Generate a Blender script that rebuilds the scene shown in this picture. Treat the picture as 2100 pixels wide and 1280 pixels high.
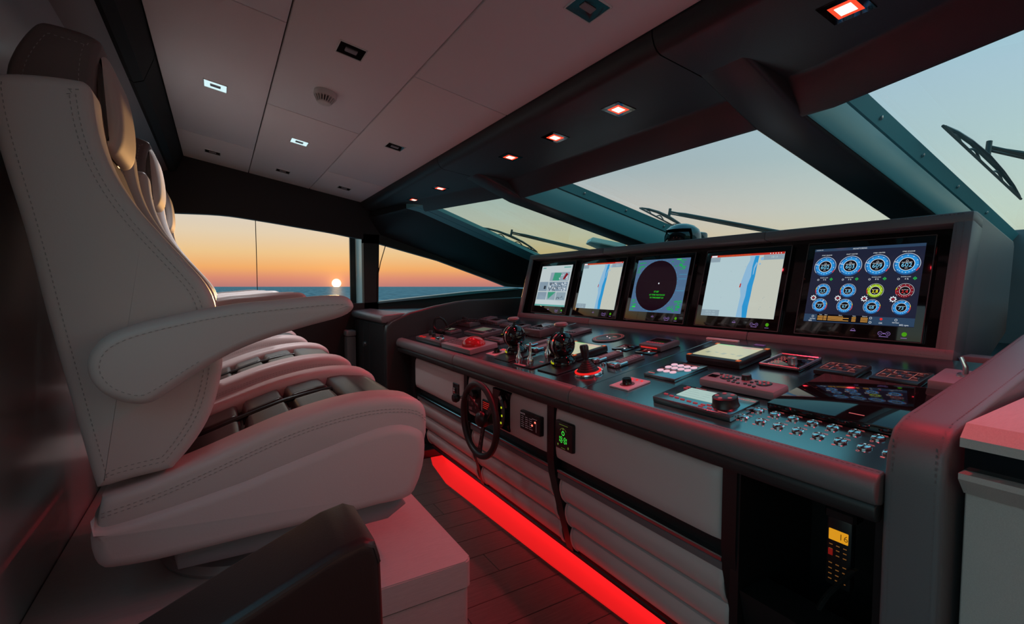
import bpy, bmesh, math, random
from mathutils import Vector, Matrix
random.seed(7)
for _o in list(bpy.data.objects): bpy.data.objects.remove(_o)
SC = bpy.context.scene
COL = SC.collection
R = math.radians
def s(r, g, b):
    f = lambda c: (c/255/12.92) if c/255 <= .04045 else ((c/255+.055)/1.055)**2.4
    return (f(r), f(g), f(b))

# ------------------------------------------------------------------ camera
H = 1.22                                    # eye height above the helm deck
YAW, PITCH = R(58.75), math.atan(52/990)
cam = bpy.data.cameras.new('camera'); cam.sensor_width = 36; cam.lens = 36*990/2100
cam.clip_start = .02; cam.clip_end = 60000
co = bpy.data.objects.new('camera', cam); COL.objects.link(co); SC.camera = co
_a = Vector((math.cos(YAW)*math.cos(PITCH), math.sin(YAW)*math.cos(PITCH), -math.sin(PITCH)))
_r = Vector((math.sin(YAW), -math.cos(YAW), 0)); _u = _r.cross(_a)
co.matrix_world = Matrix(((_r.x, _u.x, -_a.x, 0), (_r.y, _u.y, -_a.y, 0), (_r.z, _u.z, -_a.z, H), (0, 0, 0, 1)))

# ------------------------------------------------------------------ sky
SUN = Vector((.1998, 1.0, .0068)).normalized()
w = bpy.data.worlds.new('dusk'); SC.world = w; w.use_nodes = True
N = w.node_tree.nodes; L = w.node_tree.links; N.clear()
def nd(t, **k):
    n = N.new(t)
    for a, b in k.items(): setattr(n, a, b)
    return n
def mth(op, a, b=None, clamp=False):
    n = nd('ShaderNodeMath', operation=op, use_clamp=clamp)
    for i, v in enumerate((a, b)):
        if v is None: continue
        if isinstance(v, (int, float)): n.inputs[i].default_value = v
        else: L.new(v, n.inputs[i])
    return n.outputs[0]
tc = nd('ShaderNodeTexCoord'); nv = nd('ShaderNodeVectorMath', operation='NORMALIZE'); L.new(tc.outputs['Generated'], nv.inputs[0])
sp = nd('ShaderNodeSeparateXYZ'); L.new(nv.outputs[0], sp.inputs[0])
elev = mth('MULTIPLY', mth('ARCSINE', sp.outputs[2]), 180/math.pi/60)      # 0..1 for 0..60 deg
def ramp(stops):
    n = nd('ShaderNodeValToRGB'); cr = n.color_ramp; cr.interpolation = 'EASE' if False else 'LINEAR'
    while len(cr.elements) > 1: cr.elements.remove(cr.elements[-1])
    cr.elements[0].position = stops[0][0]/60; cr.elements[0].color = (*s(*stops[0][1]), 1)
    for d, c in stops[1:]:
        e = cr.elements.new(d/60); e.color = (*s(*c), 1)
    L.new(elev, n.inputs[0]); return n.outputs[0]
sunside = ramp([(0, (178, 116, 112)), (.9, (208, 132, 108)), (2.0, (232, 164, 100)), (3.6, (228, 188, 134)), (5.6, (219, 198, 168)), (8, (206, 198, 188)), (13, (170, 186, 190)), (20, (156, 186, 200)), (30, (120, 198, 212)), (45, (96, 180, 204)), (60, (84, 160, 194))])
farside = ramp([(0, (196, 190, 160)), (2.5, (196, 208, 184)), (6, (196, 220, 206)), (12, (184, 214, 214)), (18, (176, 208, 222)), (28, (134, 206, 218)), (45, (104, 186, 208)), (60, (86, 162, 194))])
dotn = nd('ShaderNodeVectorMath', operation='DOT_PRODUCT'); L.new(nv.outputs[0], dotn.inputs[0]); dotn.inputs[1].default_value = SUN
hl = mth('POWER', mth('ADD', mth('MULTIPLY', sp.outputs[0], sp.outputs[0]), mth('MULTIPLY', sp.outputs[1], sp.outputs[1])), .5)
azd = mth('DIVIDE', mth('ADD', mth('MULTIPLY', sp.outputs[0], SUN.x), mth('MULTIPLY', sp.outputs[1], SUN.y)), mth('MAXIMUM', hl, .001))
mr = nd('ShaderNodeMapRange', interpolation_type='SMOOTHSTEP'); L.new(azd, mr.inputs[0]); mr.inputs[1].default_value = .25; mr.inputs[2].default_value = .93
mx = nd('ShaderNodeMix', data_type='RGBA'); L.new(mr.outputs[0], mx.inputs[0]); L.new(farside, mx.inputs[6]); L.new(sunside, mx.inputs[7])
ang = mth('MULTIPLY', mth('ARCCOSINE', mth('MINIMUM', dotn.outputs['Value'], 1)), 180/math.pi)
disc = mth('SUBTRACT', 1, mth('DIVIDE', mth('SUBTRACT', ang, .40), .10), True)
halo1 = mth('MULTIPLY', mth('EXPONENT', mth('MULTIPLY', ang, -2.2)), .9)
halo2 = mth('MULTIPLY', mth('EXPONENT', mth('MULTIPLY', ang, -.28)), .13)
def scaled(col, fac):
    n = nd('ShaderNodeVectorMath', operation='SCALE'); n.inputs[0].default_value = col; L.new(fac, n.inputs['Scale']); return n.outputs[0]
def addv(a, b):
    n = nd('ShaderNodeVectorMath', operation='ADD'); L.new(a, n.inputs[0]); L.new(b, n.inputs[1]); return n.outputs[0]
tot = addv(addv(addv(mx.outputs[2], scaled((1, .36, .04), halo2)), scaled((1, .5, .08), halo1)), scaled((7, 5.6, 3.2), disc))
bg = nd('ShaderNodeBackground'); L.new(tot, bg.inputs[0]); bg.inputs[1].default_value = 1.0
wo = nd('ShaderNodeOutputWorld'); L.new(bg.outputs[0], wo.inputs[0])

# ------------------------------------------------------------------ sun and exposure
sl = bpy.data.lights.new('low_sun', 'SUN'); sl.color = (1, .52, .18); sl.energy = 1.6; sl.angle = R(.9)
so = bpy.data.objects.new('low_sun', sl); COL.objects.link(so); so.rotation_euler = (SUN + Vector((0, 0, .02))).to_track_quat('Z', 'Y').to_euler(); so.location = (1, 30, 3)
V = SC.view_settings; V.view_transform = 'Standard'; V.look = 'None'; V.exposure = .14; V.gamma = 1; V.use_curve_mapping = False

# ------------------------------------------------------------------ materials
def M(name, col, rough=.5, metal=0, spec=.5, emit=None, es=1., bump=None, col2=None, cscale=6., stretch=(1, 1, 1), coat=0):
    m = bpy.data.materials.new(name); m.use_nodes = True; t = m.node_tree; b = t.nodes['Principled BSDF']
    b.inputs['Base Color'].default_value = (*col, 1); b.inputs['Roughness'].default_value = rough
    b.inputs['Metallic'].default_value = metal; b.inputs['Specular IOR Level'].default_value = spec
    if coat: b.inputs['Coat Weight'].default_value = coat; b.inputs['Coat Roughness'].default_value = .08
    if emit: b.inputs['Emission Color'].default_value = (*emit, 1); b.inputs['Emission Strength'].default_value = es
    if bump or col2:
        c = t.nodes.new('ShaderNodeTexCoord'); mp = t.nodes.new('ShaderNodeMapping'); mp.inputs['Scale'].default_value = stretch
        t.links.new(c.outputs['Object'], mp.inputs[0])
    if col2:
        n = t.nodes.new('ShaderNodeTexNoise'); n.inputs['Scale'].default_value = cscale; n.inputs['Detail'].default_value = 6; n.inputs['Roughness'].default_value = .65
        t.links.new(mp.outputs[0], n.inputs[0])
        k = t.nodes.new('ShaderNodeValToRGB'); k.color_ramp.elements[0].position = .3; k.color_ramp.elements[1].position = .7
        k.color_ramp.elements[0].color = (*col, 1); k.color_ramp.elements[1].color = (*col2, 1)
        t.links.new(n.outputs[0], k.inputs[0]); t.links.new(k.outputs[0], b.inputs['Base Color'])
    if bump:
        n2 = t.nodes.new('ShaderNodeTexNoise'); n2.inputs['Scale'].default_value = bump[0]; n2.inputs['Detail'].default_value = 4
        t.links.new(mp.outputs[0], n2.inputs[0])
        bp = t.nodes.new('ShaderNodeBump'); bp.inputs['Strength'].default_value = bump[1]; bp.inputs['Distance'].default_value = .002
        t.links.new(n2.outputs[0], bp.inputs['Height']); t.links.new(bp.outputs[0], b.inputs['Normal'])
    return m
def E(name, col, es=1., rough=.12):
    return M(name, (.004, .004, .005), rough, 0, .5, col, es)
def glass(name, tint=(1, 1, 1), refl=.06, f=1.35):
    m = bpy.data.materials.new(name); m.use_nodes = True; t = m.node_tree; t.nodes.clear()
    o = t.nodes.new('ShaderNodeOutputMaterial'); a = t.nodes.new('ShaderNodeBsdfTransparent'); a.inputs[0].default_value = (*tint, 1)
    g = t.nodes.new('ShaderNodeBsdfGlossy'); g.inputs['Roughness'].default_value = .02
    x = t.nodes.new('ShaderNodeMixShader'); fr = t.nodes.new('ShaderNodeFresnel'); fr.inputs[0].default_value = f
    ml = t.nodes.new('ShaderNodeMath'); ml.operation = 'MULTIPLY'; ml.inputs[1].default_value = refl*10
    t.links.new(fr.outputs[0], ml.inputs[0]); t.links.new(ml.outputs[0], x.inputs[0]); t.links.new(a.outputs[0], x.inputs[1]); t.links.new(g.outputs[0], x.inputs[2]); t.links.new(x.outputs[0], o.inputs[0])
    return m
WHITE = M('pale_leather', (.62, .535, .52), .42, bump=(260, .10))
WHITE2 = M('pale_leather_seat', (.56, .47, .43), .68, bump=(260, .10))
THREAD = M('thread', (.36, .32, .31), .7)
THREADD = M('dark_thread', (.16, .14, .145), .7)
BROWN = M('dark_brown_leather', (.034, .024, .019), .30, bump=(300, .12))
TAUPE = M('taupe_leather', (.16, .12, .115), .45, bump=(260, .1))
BLACK = M('black_leather', (.022, .021, .022), .42, bump=(420, .18))
CHAR = M('charcoal_leather', (.15, .140, .146), .40, bump=(420, .16))
COVE = M('cove_leather', (.018, .020, .020), .75, spec=.15, bump=(420, .12))
TRIMB = M('trim_leather', (.012, .011, .012), .5, bump=(420, .12))
DASH = M('dash_lacquer', (.006, .010, .012), .20); DASH.node_tree.nodes['Principled BSDF'].inputs['IOR'].default_value = 4.8; DASH.node_tree.nodes['Principled BSDF'].inputs['Specular Tint'].default_value = (.72, .97, 1, 1)
BLK = M('black_plastic', (.012, .012, .013), .32)
BLKG = M('black_gloss', (.006, .006, .007), .05, spec=.6)
GREYP = M('grey_plastic', (.10, .10, .105), .38)
LGREY = M('light_grey_plastic', (.26, .25, .26), .38)
CHROME = M('chrome', (.8, .82, .84), .12, 1)
SATIN = M('satin_metal', (.5, .5, .52), .3, 1)
ALU = M('aluminium_plate', (.62, .64, .68), .35)
CEIL = M('ceiling_fabric', (.80, .76, .76), .7, bump=(180, .25), stretch=(1, 6, 1))
GREYW = M('grey_wall_lacquer', (.42, .44, .44), .18)
OAK = M('washed_oak', (.52, .46, .44), .5, col2=(.60, .54, .51), cscale=30, stretch=(1, 14, 14), bump=(120, .35))
PLANK = M('grey_oak_plank', (.055, .047, .043), .5, col2=(.10, .086, .078), cscale=9, stretch=(1, 14, 14), bump=(90, .3))
SKYTEAL = M('skylit_teal', (.11, .37, .41), .30)  # dark surfaces with the teal sky light put into their base colour
BOUNCEW = M('pale_bounce_wall', (.78, .64, .60), .5)  # pale and warm so the unseen wall bounces sunlight inside
HULLW = M('white_gelcoat', (.75, .77, .75), .25)
RUBBER = M('black_rubber', (.01, .011, .011), .45)
REDGLOW = M('red_floor_glow', (.3, .01, .01), .5, emit=(1, .016, .016), es=.54)  # red light on the floor, put into a glowing material
REDEDGE = M('red_lamp_edge', (.3, .02, .02), .4, emit=(1, .05, .015), es=1.3)
REDHOT = M('red_lamp', (.3, .02, .02), .4, emit=(1, .42, .32), es=3.4)
COOL = M('cool_lamp', (.5, .5, .5), .3, emit=s(196, 228, 232), es=1.0)
GLASSP = glass('tinted_glass', (.85, .955, .915), .018)
GLASS = glass('window_glass', (.995, 1, .998), .018)

# ------------------------------------------------------------------ mesh helpers
def bx(bm, x0, x1, y0, y1, z0, z1, bev=0, seg=2, mat=None):
    r = bmesh.ops.create_cube(bm, size=1)
    vs = r['verts']
    bmesh.ops.scale(bm, vec=(x1-x0, y1-y0, z1-z0), verts=vs)
    bmesh.ops.translate(bm, vec=((x0+x1)/2, (y0+y1)/2, (z0+z1)/2), verts=vs)
    if bev:
        es = list({e for v in vs for e in v.link_edges})
        q = bmesh.ops.bevel(bm, geom=es, offset=bev, segments=seg, profile=.5, affect='EDGES')
        vs = list({v for f in q['faces'] for v in f.verts} | {v for v in vs if v.is_valid})
    if mat is not None: bmesh.ops.transform(bm, matrix=mat, verts=vs)
    return vs
def tube(bm, pts, r, seg=8, closed=False, cap=True):
    pts = [Vector(p) for p in pts]; n = len(pts); rings = []
    rad = r if isinstance(r, (list, tuple)) else [r]*n
    prev = None
    for i, p in enumerate(pts):
        a = pts[(i-1) % n] if (closed or i > 0) else p; b = pts[(i+1) % n] if (closed or i < n-1) else p
        t = (b-a).normalized()
        if prev is None:
            ref = Vector((0, 0, 1)) if abs(t.z) < .9 else Vector((1, 0, 0)); u = t.cross(ref).normalized()
        else:
            u = (prev - t*prev.dot(t)).normalized()
        prev = u; v = t.cross(u)
        rings.append([bm.verts.new(p + (u*math.cos(2*math.pi*k/seg) + v*math.sin(2*math.pi*k/seg))*rad[i]) for k in range(seg)])
    for i in range(n if closed else n-1):
        A, B_ = rings[i], rings[(i+1) % n]
        for k in range(seg): bm.faces.new((A[k], A[(k+1) % seg], B_[(k+1) % seg], B_[k]))
    if cap and not closed:
        bm.faces.new(rings[0][::-1]); bm.faces.new(rings[-1])
def lathe(bm, prof, c=(0, 0, 0), axis=(0, 0, 1), seg=24):
    ax = Vector(axis).normalized(); ref = Vector((1, 0, 0)) if abs(ax.x) < .9 else Vector((0, 1, 0))
    u = (ref - ax*ref.dot(ax)).normalized(); v = ax.cross(u); c = Vector(c); rings = []
    for rr, h in prof:
        if rr < 1e-6: rings.append([bm.verts.new(c+ax*h)])
        else: rings.append([bm.verts.new(c+ax*h+(u*math.cos(2*math.pi*k/seg)+v*math.sin(2*math.pi*k/seg))*rr) for k in range(seg)])
    for A, B_ in zip(rings, rings[1:]):
        for k in range(seg):
            k2 = (k+1) % seg
            if len(A) == 1 and len(B_) == 1: continue
            if len(A) == 1: bm.faces.new((A[0], B_[k2], B_[k]))
            elif len(B_) == 1: bm.faces.new((A[k], A[k2], B_[0]))
            else: bm.faces.new((A[k], A[k2], B_[k2], B_[k]))
    if len(rings[0]) > 1: bm.faces.new(rings[0][::-1])
    if len(rings[-1]) > 1: bm.faces.new(rings[-1])
def prism(bm, poly, f, h0, h1):
    """poly: 2d points; f(a,b,h) -> 3d"""
    A = [bm.verts.new(f(a, b, h0)) for a, b in poly]; B_ = [bm.verts.new(f(a, b, h1)) for a, b in poly]; n = len(poly)
    bm.faces.new(A[::-1]); bm.faces.new(B_)
    for i in range(n): bm.faces.new((A[i], A[(i+1) % n], B_[(i+1) % n], B_[i]))
XZ = lambda a, b, h: (a, h, b)
XY = lambda a, b, h: (a, b, h)
def spline(pts, n=5, closed=True):
    P = [Vector((p[0], p[1])) for p in pts]; out = []; m = len(P)
    for i in range(m if closed else m-1):
        if closed: p0, p1, p2, p3 = P[i-1], P[i], P[(i+1) % m], P[(i+2) % m]
        else: p0, p1, p2, p3 = P[max(i-1, 0)], P[i], P[i+1], P[min(i+2, m-1)]
        for k in range(n):
            t = k/n
            out.append(.5*((2*p1)+(p2-p0)*t+(2*p0-5*p1+4*p2-p3)*t*t+(3*p1-p0-3*p2+p3)*t**3))
    if not closed: out.append(P[-1].copy())
    return [(p.x, p.y) for p in out]
def inset(poly, d):
    n = len(poly); A = sum(poly[i][0]*poly[(i+1) % n][1]-poly[(i+1) % n][0]*poly[i][1] for i in range(n)); sg = 1 if A > 0 else -1
    out = []
    for i in range(n):
        a, b, c = Vector(poly[i-1]), Vector(poly[i]), Vector(poly[(i+1) % n])
        e = (b-a), (c-b); nn = Vector((0, 0))
        for q in e:
            if q.length > 1e-9: nn += Vector((-q.y, q.x)).normalized()*sg
        if nn.length > 1e-6: nn.normalize()
        out.append((b.x+nn.x*d, b.y+nn.y*d))
    if d > .01:
        for _ in range(int(d/.006)):
            out = [((out[i-1][0]+2*out[i][0]+out[(i+1) % n][0])/4, (out[i-1][1]+2*out[i][1]+out[(i+1) % n][1])/4) for i in range(n)]
    return out
ROUND = lambda r: [(r*(1-math.sin(t*math.pi/10)), r*(1-math.cos(t*math.pi/10))) for t in range(6)]   # (depth, inset)
OVAL = lambda dep, ins, n=6: [(dep*(1-math.sin(k*math.pi/2/n)), ins*(1-math.cos(k*math.pi/2/n))) for k in range(n+1)]
def cushion(bm, poly, y0, y1, prof):
    """outline in x,z extruded along y with rounded (depth, inset) edge profile"""
    rings = []
    p0 = [(y0+d, i) for d, i in prof][::-1]; p1 = [(y1-d, i) for d, i in prof]
    for y, i in p0+p1: rings.append([bm.verts.new((a, y, b)) for a, b in inset(poly, i)])
    n = len(poly)
    for A, B_ in zip(rings, rings[1:]):
        for k in range(n): bm.faces.new((A[k], A[(k+1) % n], B_[(k+1) % n], B_[k]))
    bm.faces.new(rings[0][::-1]); bm.faces.new(rings[-1])
def stitches(bm, poly, y, step=.011, ln=.0055, wd=.0013):
    """row of thread dashes on a flat side, along an x,z polyline"""
    acc = 0
    for a, b in zip(poly, poly[1:]):
        a, b = Vector(a), Vector(b); l = (b-a).length
        if l < 1e-6: continue
        t = (b-a)/l; nrm = Vector((-t.y, t.x)); d = -acc
        while d < l:
            if d >= 0:
                c = a+t*d; q = [c-nrm*wd/2, c+t*ln-nrm*wd/2, c+t*ln+nrm*wd/2, c+nrm*wd/2]
                V0 = [bm.verts.new((p.x, y, p.y)) for p in q]; V1 = [bm.verts.new((p.x, y-.0012, p.y)) for p in q]
                bm.faces.new(V1)
                for k in range(4): bm.faces.new((V0[k], V0[(k+1) % 4], V1[(k+1) % 4], V1[k]))
            d += step
        acc = (l - (d-step)) % step if d-step >= 0 else acc+l
STUFF = {'stitching', 'printed_legend', 'printed_ring', 'button_legend', 'screen_text', 'dim_symbols', 'green_symbols', 'lit_symbols', 'lit_symbol', 'key_legend', 'green_readouts', 'bearing_dots', 'soundings', 'table_rows', 'touch_keys', 'dial_marks', 'dial_label', 'battery_icon', 'gear_icon', 'bar_icons', 'legend_text', 'standby_text', 'side_panel_line', 'camera_detail', 'printed_scale', 'printed_name', 'red_marks', 'yellow_lettering', 'yellow_mark', 'islands', 'islet', 'silver_trim', 'dial_number', 'bar_text'}
def obj(name, bm, mat, parent=None, sharp=35, mw=None):
    bmesh.ops.recalc_face_normals(bm, faces=bm.faces)
    me = bpy.data.meshes.new(name); bm.to_mesh(me); bm.free(); me.materials.append(mat)
    for p in me.polygons: p.use_smooth = len(p.vertices) <= 8
    me.set_sharp_from_angle(angle=R(sharp))
    o = bpy.data.objects.new(name, me); COL.objects.link(o)
    if name in STUFF and parent: o['kind'] = 'stuff'
    if parent: o.parent = parent
    if mw is not None: o.matrix_local = mw
    return o
def tag(o, label=None, cat=None, group=None, kind=None):
    if label: o['label'] = label
    if cat: o['category'] = cat
    if group: o['group'] = group
    if kind: o['kind'] = kind
    return o
def thing(name, label, cat, mw=None, loc=None, group=None):
    o = bpy.data.objects.new(name, None); COL.objects.link(o); o.empty_display_size = .05
    if mw is not None: o.matrix_world = mw
    if loc is not None: o.location = loc
    return tag(o, label, cat, group)
def struct(name, bm, mat, label, **k): return tag(obj(name, bm, mat, **k), label, kind='structure')
def copy_tree(o, parent=None):
    c = o.copy(); COL.objects.link(c); c.parent = parent
    for ch in list(o.children): copy_tree(ch, c)
    return c
NB = bmesh.new
_tx = {}
def text_bm(txt, size, align='CENTER'):
    k = (txt, size, align)
    if k not in _tx:
        cu = bpy.data.curves.new('t', 'FONT'); cu.body = txt; cu.size = size; cu.align_x = align; cu.align_y = 'CENTER'; cu.resolution_u = 2
        o = bpy.data.objects.new('t', cu); COL.objects.link(o)
        dg = bpy.context.evaluated_depsgraph_get(); me = bpy.data.meshes.new_from_object(o.evaluated_get(dg))
        bpy.data.objects.remove(o); bpy.data.curves.remove(cu); _tx[k] = me
    return _tx[k]
def addtext(bm, txt, size, x, y, z, align='CENTER', sx=1):
    me = text_bm(txt, size, align); n0 = len(bm.verts)
    bm.from_mesh(me); bm.verts.ensure_lookup_table()
    vs = bm.verts[n0:]
    bmesh.ops.scale(bm, vec=(sx, 1, 1), verts=vs); bmesh.ops.translate(bm, vec=(x, y, z), verts=vs)
def disc(bm, x, y, z, r, seg=32, sq=1):
    bm.faces.new([bm.verts.new((x+r*math.cos(2*math.pi*k/seg)*sq, y+r*math.sin(2*math.pi*k/seg), z)) for k in range(seg)])
def ring(bm, x, y, z, r0, r1, a0=0, a1=360, seg=40):
    n = max(2, int(seg*abs(a1-a0)/360)); full = abs(a1-a0) >= 360
    A = [R(a0+(a1-a0)*k/n) for k in range(n+(0 if full else 1))]
    I = [bm.verts.new((x+r0*math.cos(a), y+r0*math.sin(a), z)) for a in A]; O = [bm.verts.new((x+r1*math.cos(a), y+r1*math.sin(a), z)) for a in A]
    for k in range(len(A) if full else len(A)-1):
        k2 = (k+1) % len(A); bm.faces.new((I[k], O[k], O[k2], I[k2]))
def rect(bm, x0, x1, y0, y1, z):
    bm.faces.new([bm.verts.new(p) for p in ((x0, y0, z), (x1, y0, z), (x1, y1, z), (x0, y1, z))])
def poly3(bm, pts, z): bm.faces.new([bm.verts.new((p[0], p[1], z)) for p in pts])

# =================================================================== SETTING
ZC = lambda x: 1.985 - .176*(x-1.125)      # ceiling plane, falling towards the bow
ZP = .47                                   # top of the seat platform
# floor of planks
b = NB(); bx(b, -2.2, 3.2, -1.6, 4.6, -.06, -.012); floor = struct('floor', b, TRIMB, 'dark grey oak plank floor of the helm deck')
pl = None
k = 0
for j in range(28):
    y0 = .25+j*.15
    xs = [-.3+.55*((j*7) % 3)/3-.4, .75+.5*((j*5) % 4)/4, 1.9]
    if j % 2: xs = [xs[0], xs[0]+1.05, 1.9]
    for a, c in zip(xs, xs[1:]):
        b = NB(); bx(b, a+.001, c-.001, y0+.001, y0+.149, -.012, 0, .0015, 1); obj('plank', b, PLANK, floor)
# seat platform
pt = thing('seat_platform', 'raised washed oak platform carrying the helm chairs', 'platform', loc=(0, 0, 0))
def rrect(x0, x1, y0, y1, r, corner):
    pts = [(x0, y0)]
    pts += [(x1-r+r*math.cos(R(a)), y0+r+r*math.sin(R(a))) for a in range(-90, 1, 15)] if corner else [(x1, y0)]
    return pts+[(x1, y1), (x0, y1)]
b = NB(); prism(b, rrect(-.40, .577, 1.163, 4.1, .02, 1), XY, ZP-.075, ZP); bmesh.ops.bevel(b, geom=[e for e in b.edges if all(v.co.z > ZP-.001 for v in e.verts)], offset=.004, segments=2, affect='EDGES'); obj('platform_top', b, OAK, pt)
b = NB(); prism(b, rrect(-.40, .572, 1.168, 4.1, .02, 1), XY, 0, ZP-.08); obj('platform_body', b, OAK, pt)
# aft wall behind the chairs
b = NB(); bx(b, -.47, -.402, 1.0, 4.6, 0, 2.06); struct('wall_aft', b, GREYW, 'glossy grey bulkhead behind the helm chairs')
b = NB(); prism(b, [(-.402, 2.055), (-.30, 2.10), (-.30, 2.5), (-.47, 2.5), (-.47, 2.055)], XZ, -1.4, 4.6); struct('trim_1', b, TAUPE, 'taupe leather strip above the aft bulkhead')
tr2 = None
for y0, y1 in ((-1.4, 2.62), (2.63, 4.56)):
    b = NB(); poly = [(-.305, 2.10), (-.285, 2.085), (-.25, 2.10), (-.212, 2.20), (-.205, 2.24), (-.205, 2.5), (-.305, 2.5)]
    prism(b, poly, XZ, y0, y1)
    o = obj('aft_cove' if tr2 is None else 'cove_segment', b, COVE, tr2)
    if tr2 is None: tr2 = o; o.name = 'trim_2'; tag(o, 'black leather cove along the aft edge of the ceiling', kind='structure')
# ceiling with panels
b = NB(); prism(b, [(-.3, ZC(-.3)+.03), (1.2, ZC(1.2)+.03), (1.2, 2.5), (-.3, 2.5)], XZ, -1.5, 4.62); ceiling = struct('ceiling', b, TRIMB, 'sloping ceiling of pale fabric panels')
def cpanel(x0, x1, y0, y1):
    b = NB(); bx(b, x0+.003, x1-.003, y0+.003, y1-.003, 0, .022, .003, 2)
    for v in b.verts: v.co.z += ZC(v.co.x)
    obj('ceiling_panel', b, CEIL, ceiling)
for x0, x1, ys in ((-.206, .232, (-1.4, .05, 1.9, 3.745, 4.535)), (.232, .692, (-1.4, -.93, .915, 2.765, 4.535)), (.692, 1.128, (-1.4, .05, 1.9, 3.745, 4.535))):
    for a, c in zip(ys, ys[1:]): cpanel(x0, x1, a, c)
# windshield header with soffit
hd = None
LIPS = [(-1.4, 1.42, 1.81), (.35, 1.57, 1.80), (.80, 1.67, 1.783), (2.72, 1.67, 1.783), (2.78, 1.65, 1.81), (3.60, 1.47, 1.822), (4.5, 1.36, 1.86)]
def header(y0, y1, name):
    global hd
    ys = sorted({y0, y1} | {l[0] for l in LIPS if y0 < l[0] < y1}); b = NB(); rings = []
    for y in ys:
        for p, q in zip(LIPS, LIPS[1:]):
            if p[0] <= y <= q[0]:
                t = (y-p[0])/(q[0]-p[0]); lx = p[1]+(q[1]-p[1])*t; lz = p[2]+(q[2]-p[2])*t
        fx = lx-.12; fz = 1.922-.114*(fx-1.165)
        prof = [(1.128, 1.985), (1.130, 1.965), (1.138, 1.945), (1.150, 1.930), (1.168, 1.9217), (fx-.01, fz+.0015), (fx, fz), (fx+.012, fz-.008), (lx-.012, lz+.004), (lx, lz), (lx+.012, lz+.006), (lx+.05, lz+.06), (lx+.05, 2.4), (1.128, 2.4)]
        rings.append([b.verts.new((p[0], y, p[1])) for p in prof])
    n = len(rings[0])
    for A, B_ in zip(rings, rings[1:]):
        for k in range(n): b.faces.new((A[k], A[(k+1) % n], B_[(k+1) % n], B_[k]))
    b.faces.new(rings[0]); b.faces.new(rings[-1][::-1])
    o = obj(name, b, BLACK, hd, sharp=30)
    if hd is None: hd = o; tag(o, 'black leather header over the windshield', kind='structure')
header(1.055, 2.715, 'trim_3'); header(-1.4, 1.05, 'header_segment'); header(2.72, 4.5, 'header_segment')
# windshield panes and mullions
ZG = lambda x, y: 2.367 - .22*x - .08*max(0, y-2.72) - .08*max(0, .80-y)
def pane(name, ys, x0, x1, label, mat=GLASS):
    b = NB(); vs = []
    for dz in (0, .012): vs.append([b.verts.new((x, y, ZG(x, y)+dz)) for x, y in ((x0, ys[0]), (x1, ys[0]), (x1, ys[1]), (x0, ys[1]))])
    b.faces.new(vs[0][::-1]); b.faces.new(vs[1])
    for k in range(4): b.faces.new((vs[0][k], vs[0][(k+1) % 4], vs[1][(k+1) % 4], vs[1][k]))
    return struct(name, b, mat, label)
pane('window_1', (2.75, 4.48), 1.36, 3.9, 'port windshield pane', GLASSP)
pane('window_2', (.98, 2.70), 1.60, 3.9, 'centre windshield pane')
pane('window_3', (-.9, .95), 1.40, 3.9, 'starboard windshield pane')
def mullion(name, yc, label):
    """deep beam under the glass: padded underside, flanks tinted with sky light and screwed flanges"""
    def strip(nm, pts, mat, par, xs):
        b = NB(); rings = []
        for x in xs:
            zb = 2.147-.22*x if x > 1.66 else 1.7798+(1.67-x)*.38
            rings.append([b.verts.new((x, y, zb+z)) for y, z in pts])
        n = len(pts)
        for A, B_ in zip(rings, rings[1:]):
            for k in range(n): b.faces.new((A[k], A[(k+1) % n], B_[(k+1) % n], B_[k]))
        b.faces.new(rings[0]); b.faces.new(rings[-1][::-1])
        return obj(nm, b, mat, par, sharp=50)
    y0, y1 = yc-.085, yc+.085; XA = (1.31, 1.45, 1.67, 1.9, 2.4, 3.0, 3.95); XB = (1.67, 1.9, 2.4, 3.0, 3.95)
    r = strip(name, [(y0+.014, 0), (y1-.014, 0), (y1-.004, .005), (y1, .016), (y1, .2), (y0, .2), (y0, .016), (y0+.004, .005)], BLACK, None, XA)
    tag(r, label, kind='structure')
    for sg, ye in ((-1, y0), (1, y1)):
        e = lambda d: ye+sg*d
        strip('flank', [(e(.001), .012), (e(.006), .018), (e(.008), .150), (e(.001), .152)][::sg], SKYTEAL, r, XB)
        strip('flange', [(e(.001), .158), (e(.010), .160), (e(.034), .214), (e(.001), .216)][::sg], SKYTEAL, r, XB)
        for xs in (1.9, 2.16, 2.55, 2.95, 3.35):
            b3 = NB(); lathe(b3, [(.009, 0), (.009, .004), (.005, .006), (0, .006)], (xs, e(.022), 2.147-.22*xs+.187), (.1, sg, -.4), 10); obj('screw', b3, SATIN, r)
mullion('trim_4', .975, 'dark mullion between centre and starboard windshield panes')
mullion('trim_5', 2.71, 'dark mullion between port and centre windshield panes')
b = NB(); prism(b, [(3.80, .84), (3.80, 1.44), (3.86, 1.54), (3.98, 1.54), (3.98, .84)], XZ, -1.3, 4.4); struct('wall_front', b, CHAR, 'dark coaming below the foot of the windshield')
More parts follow.
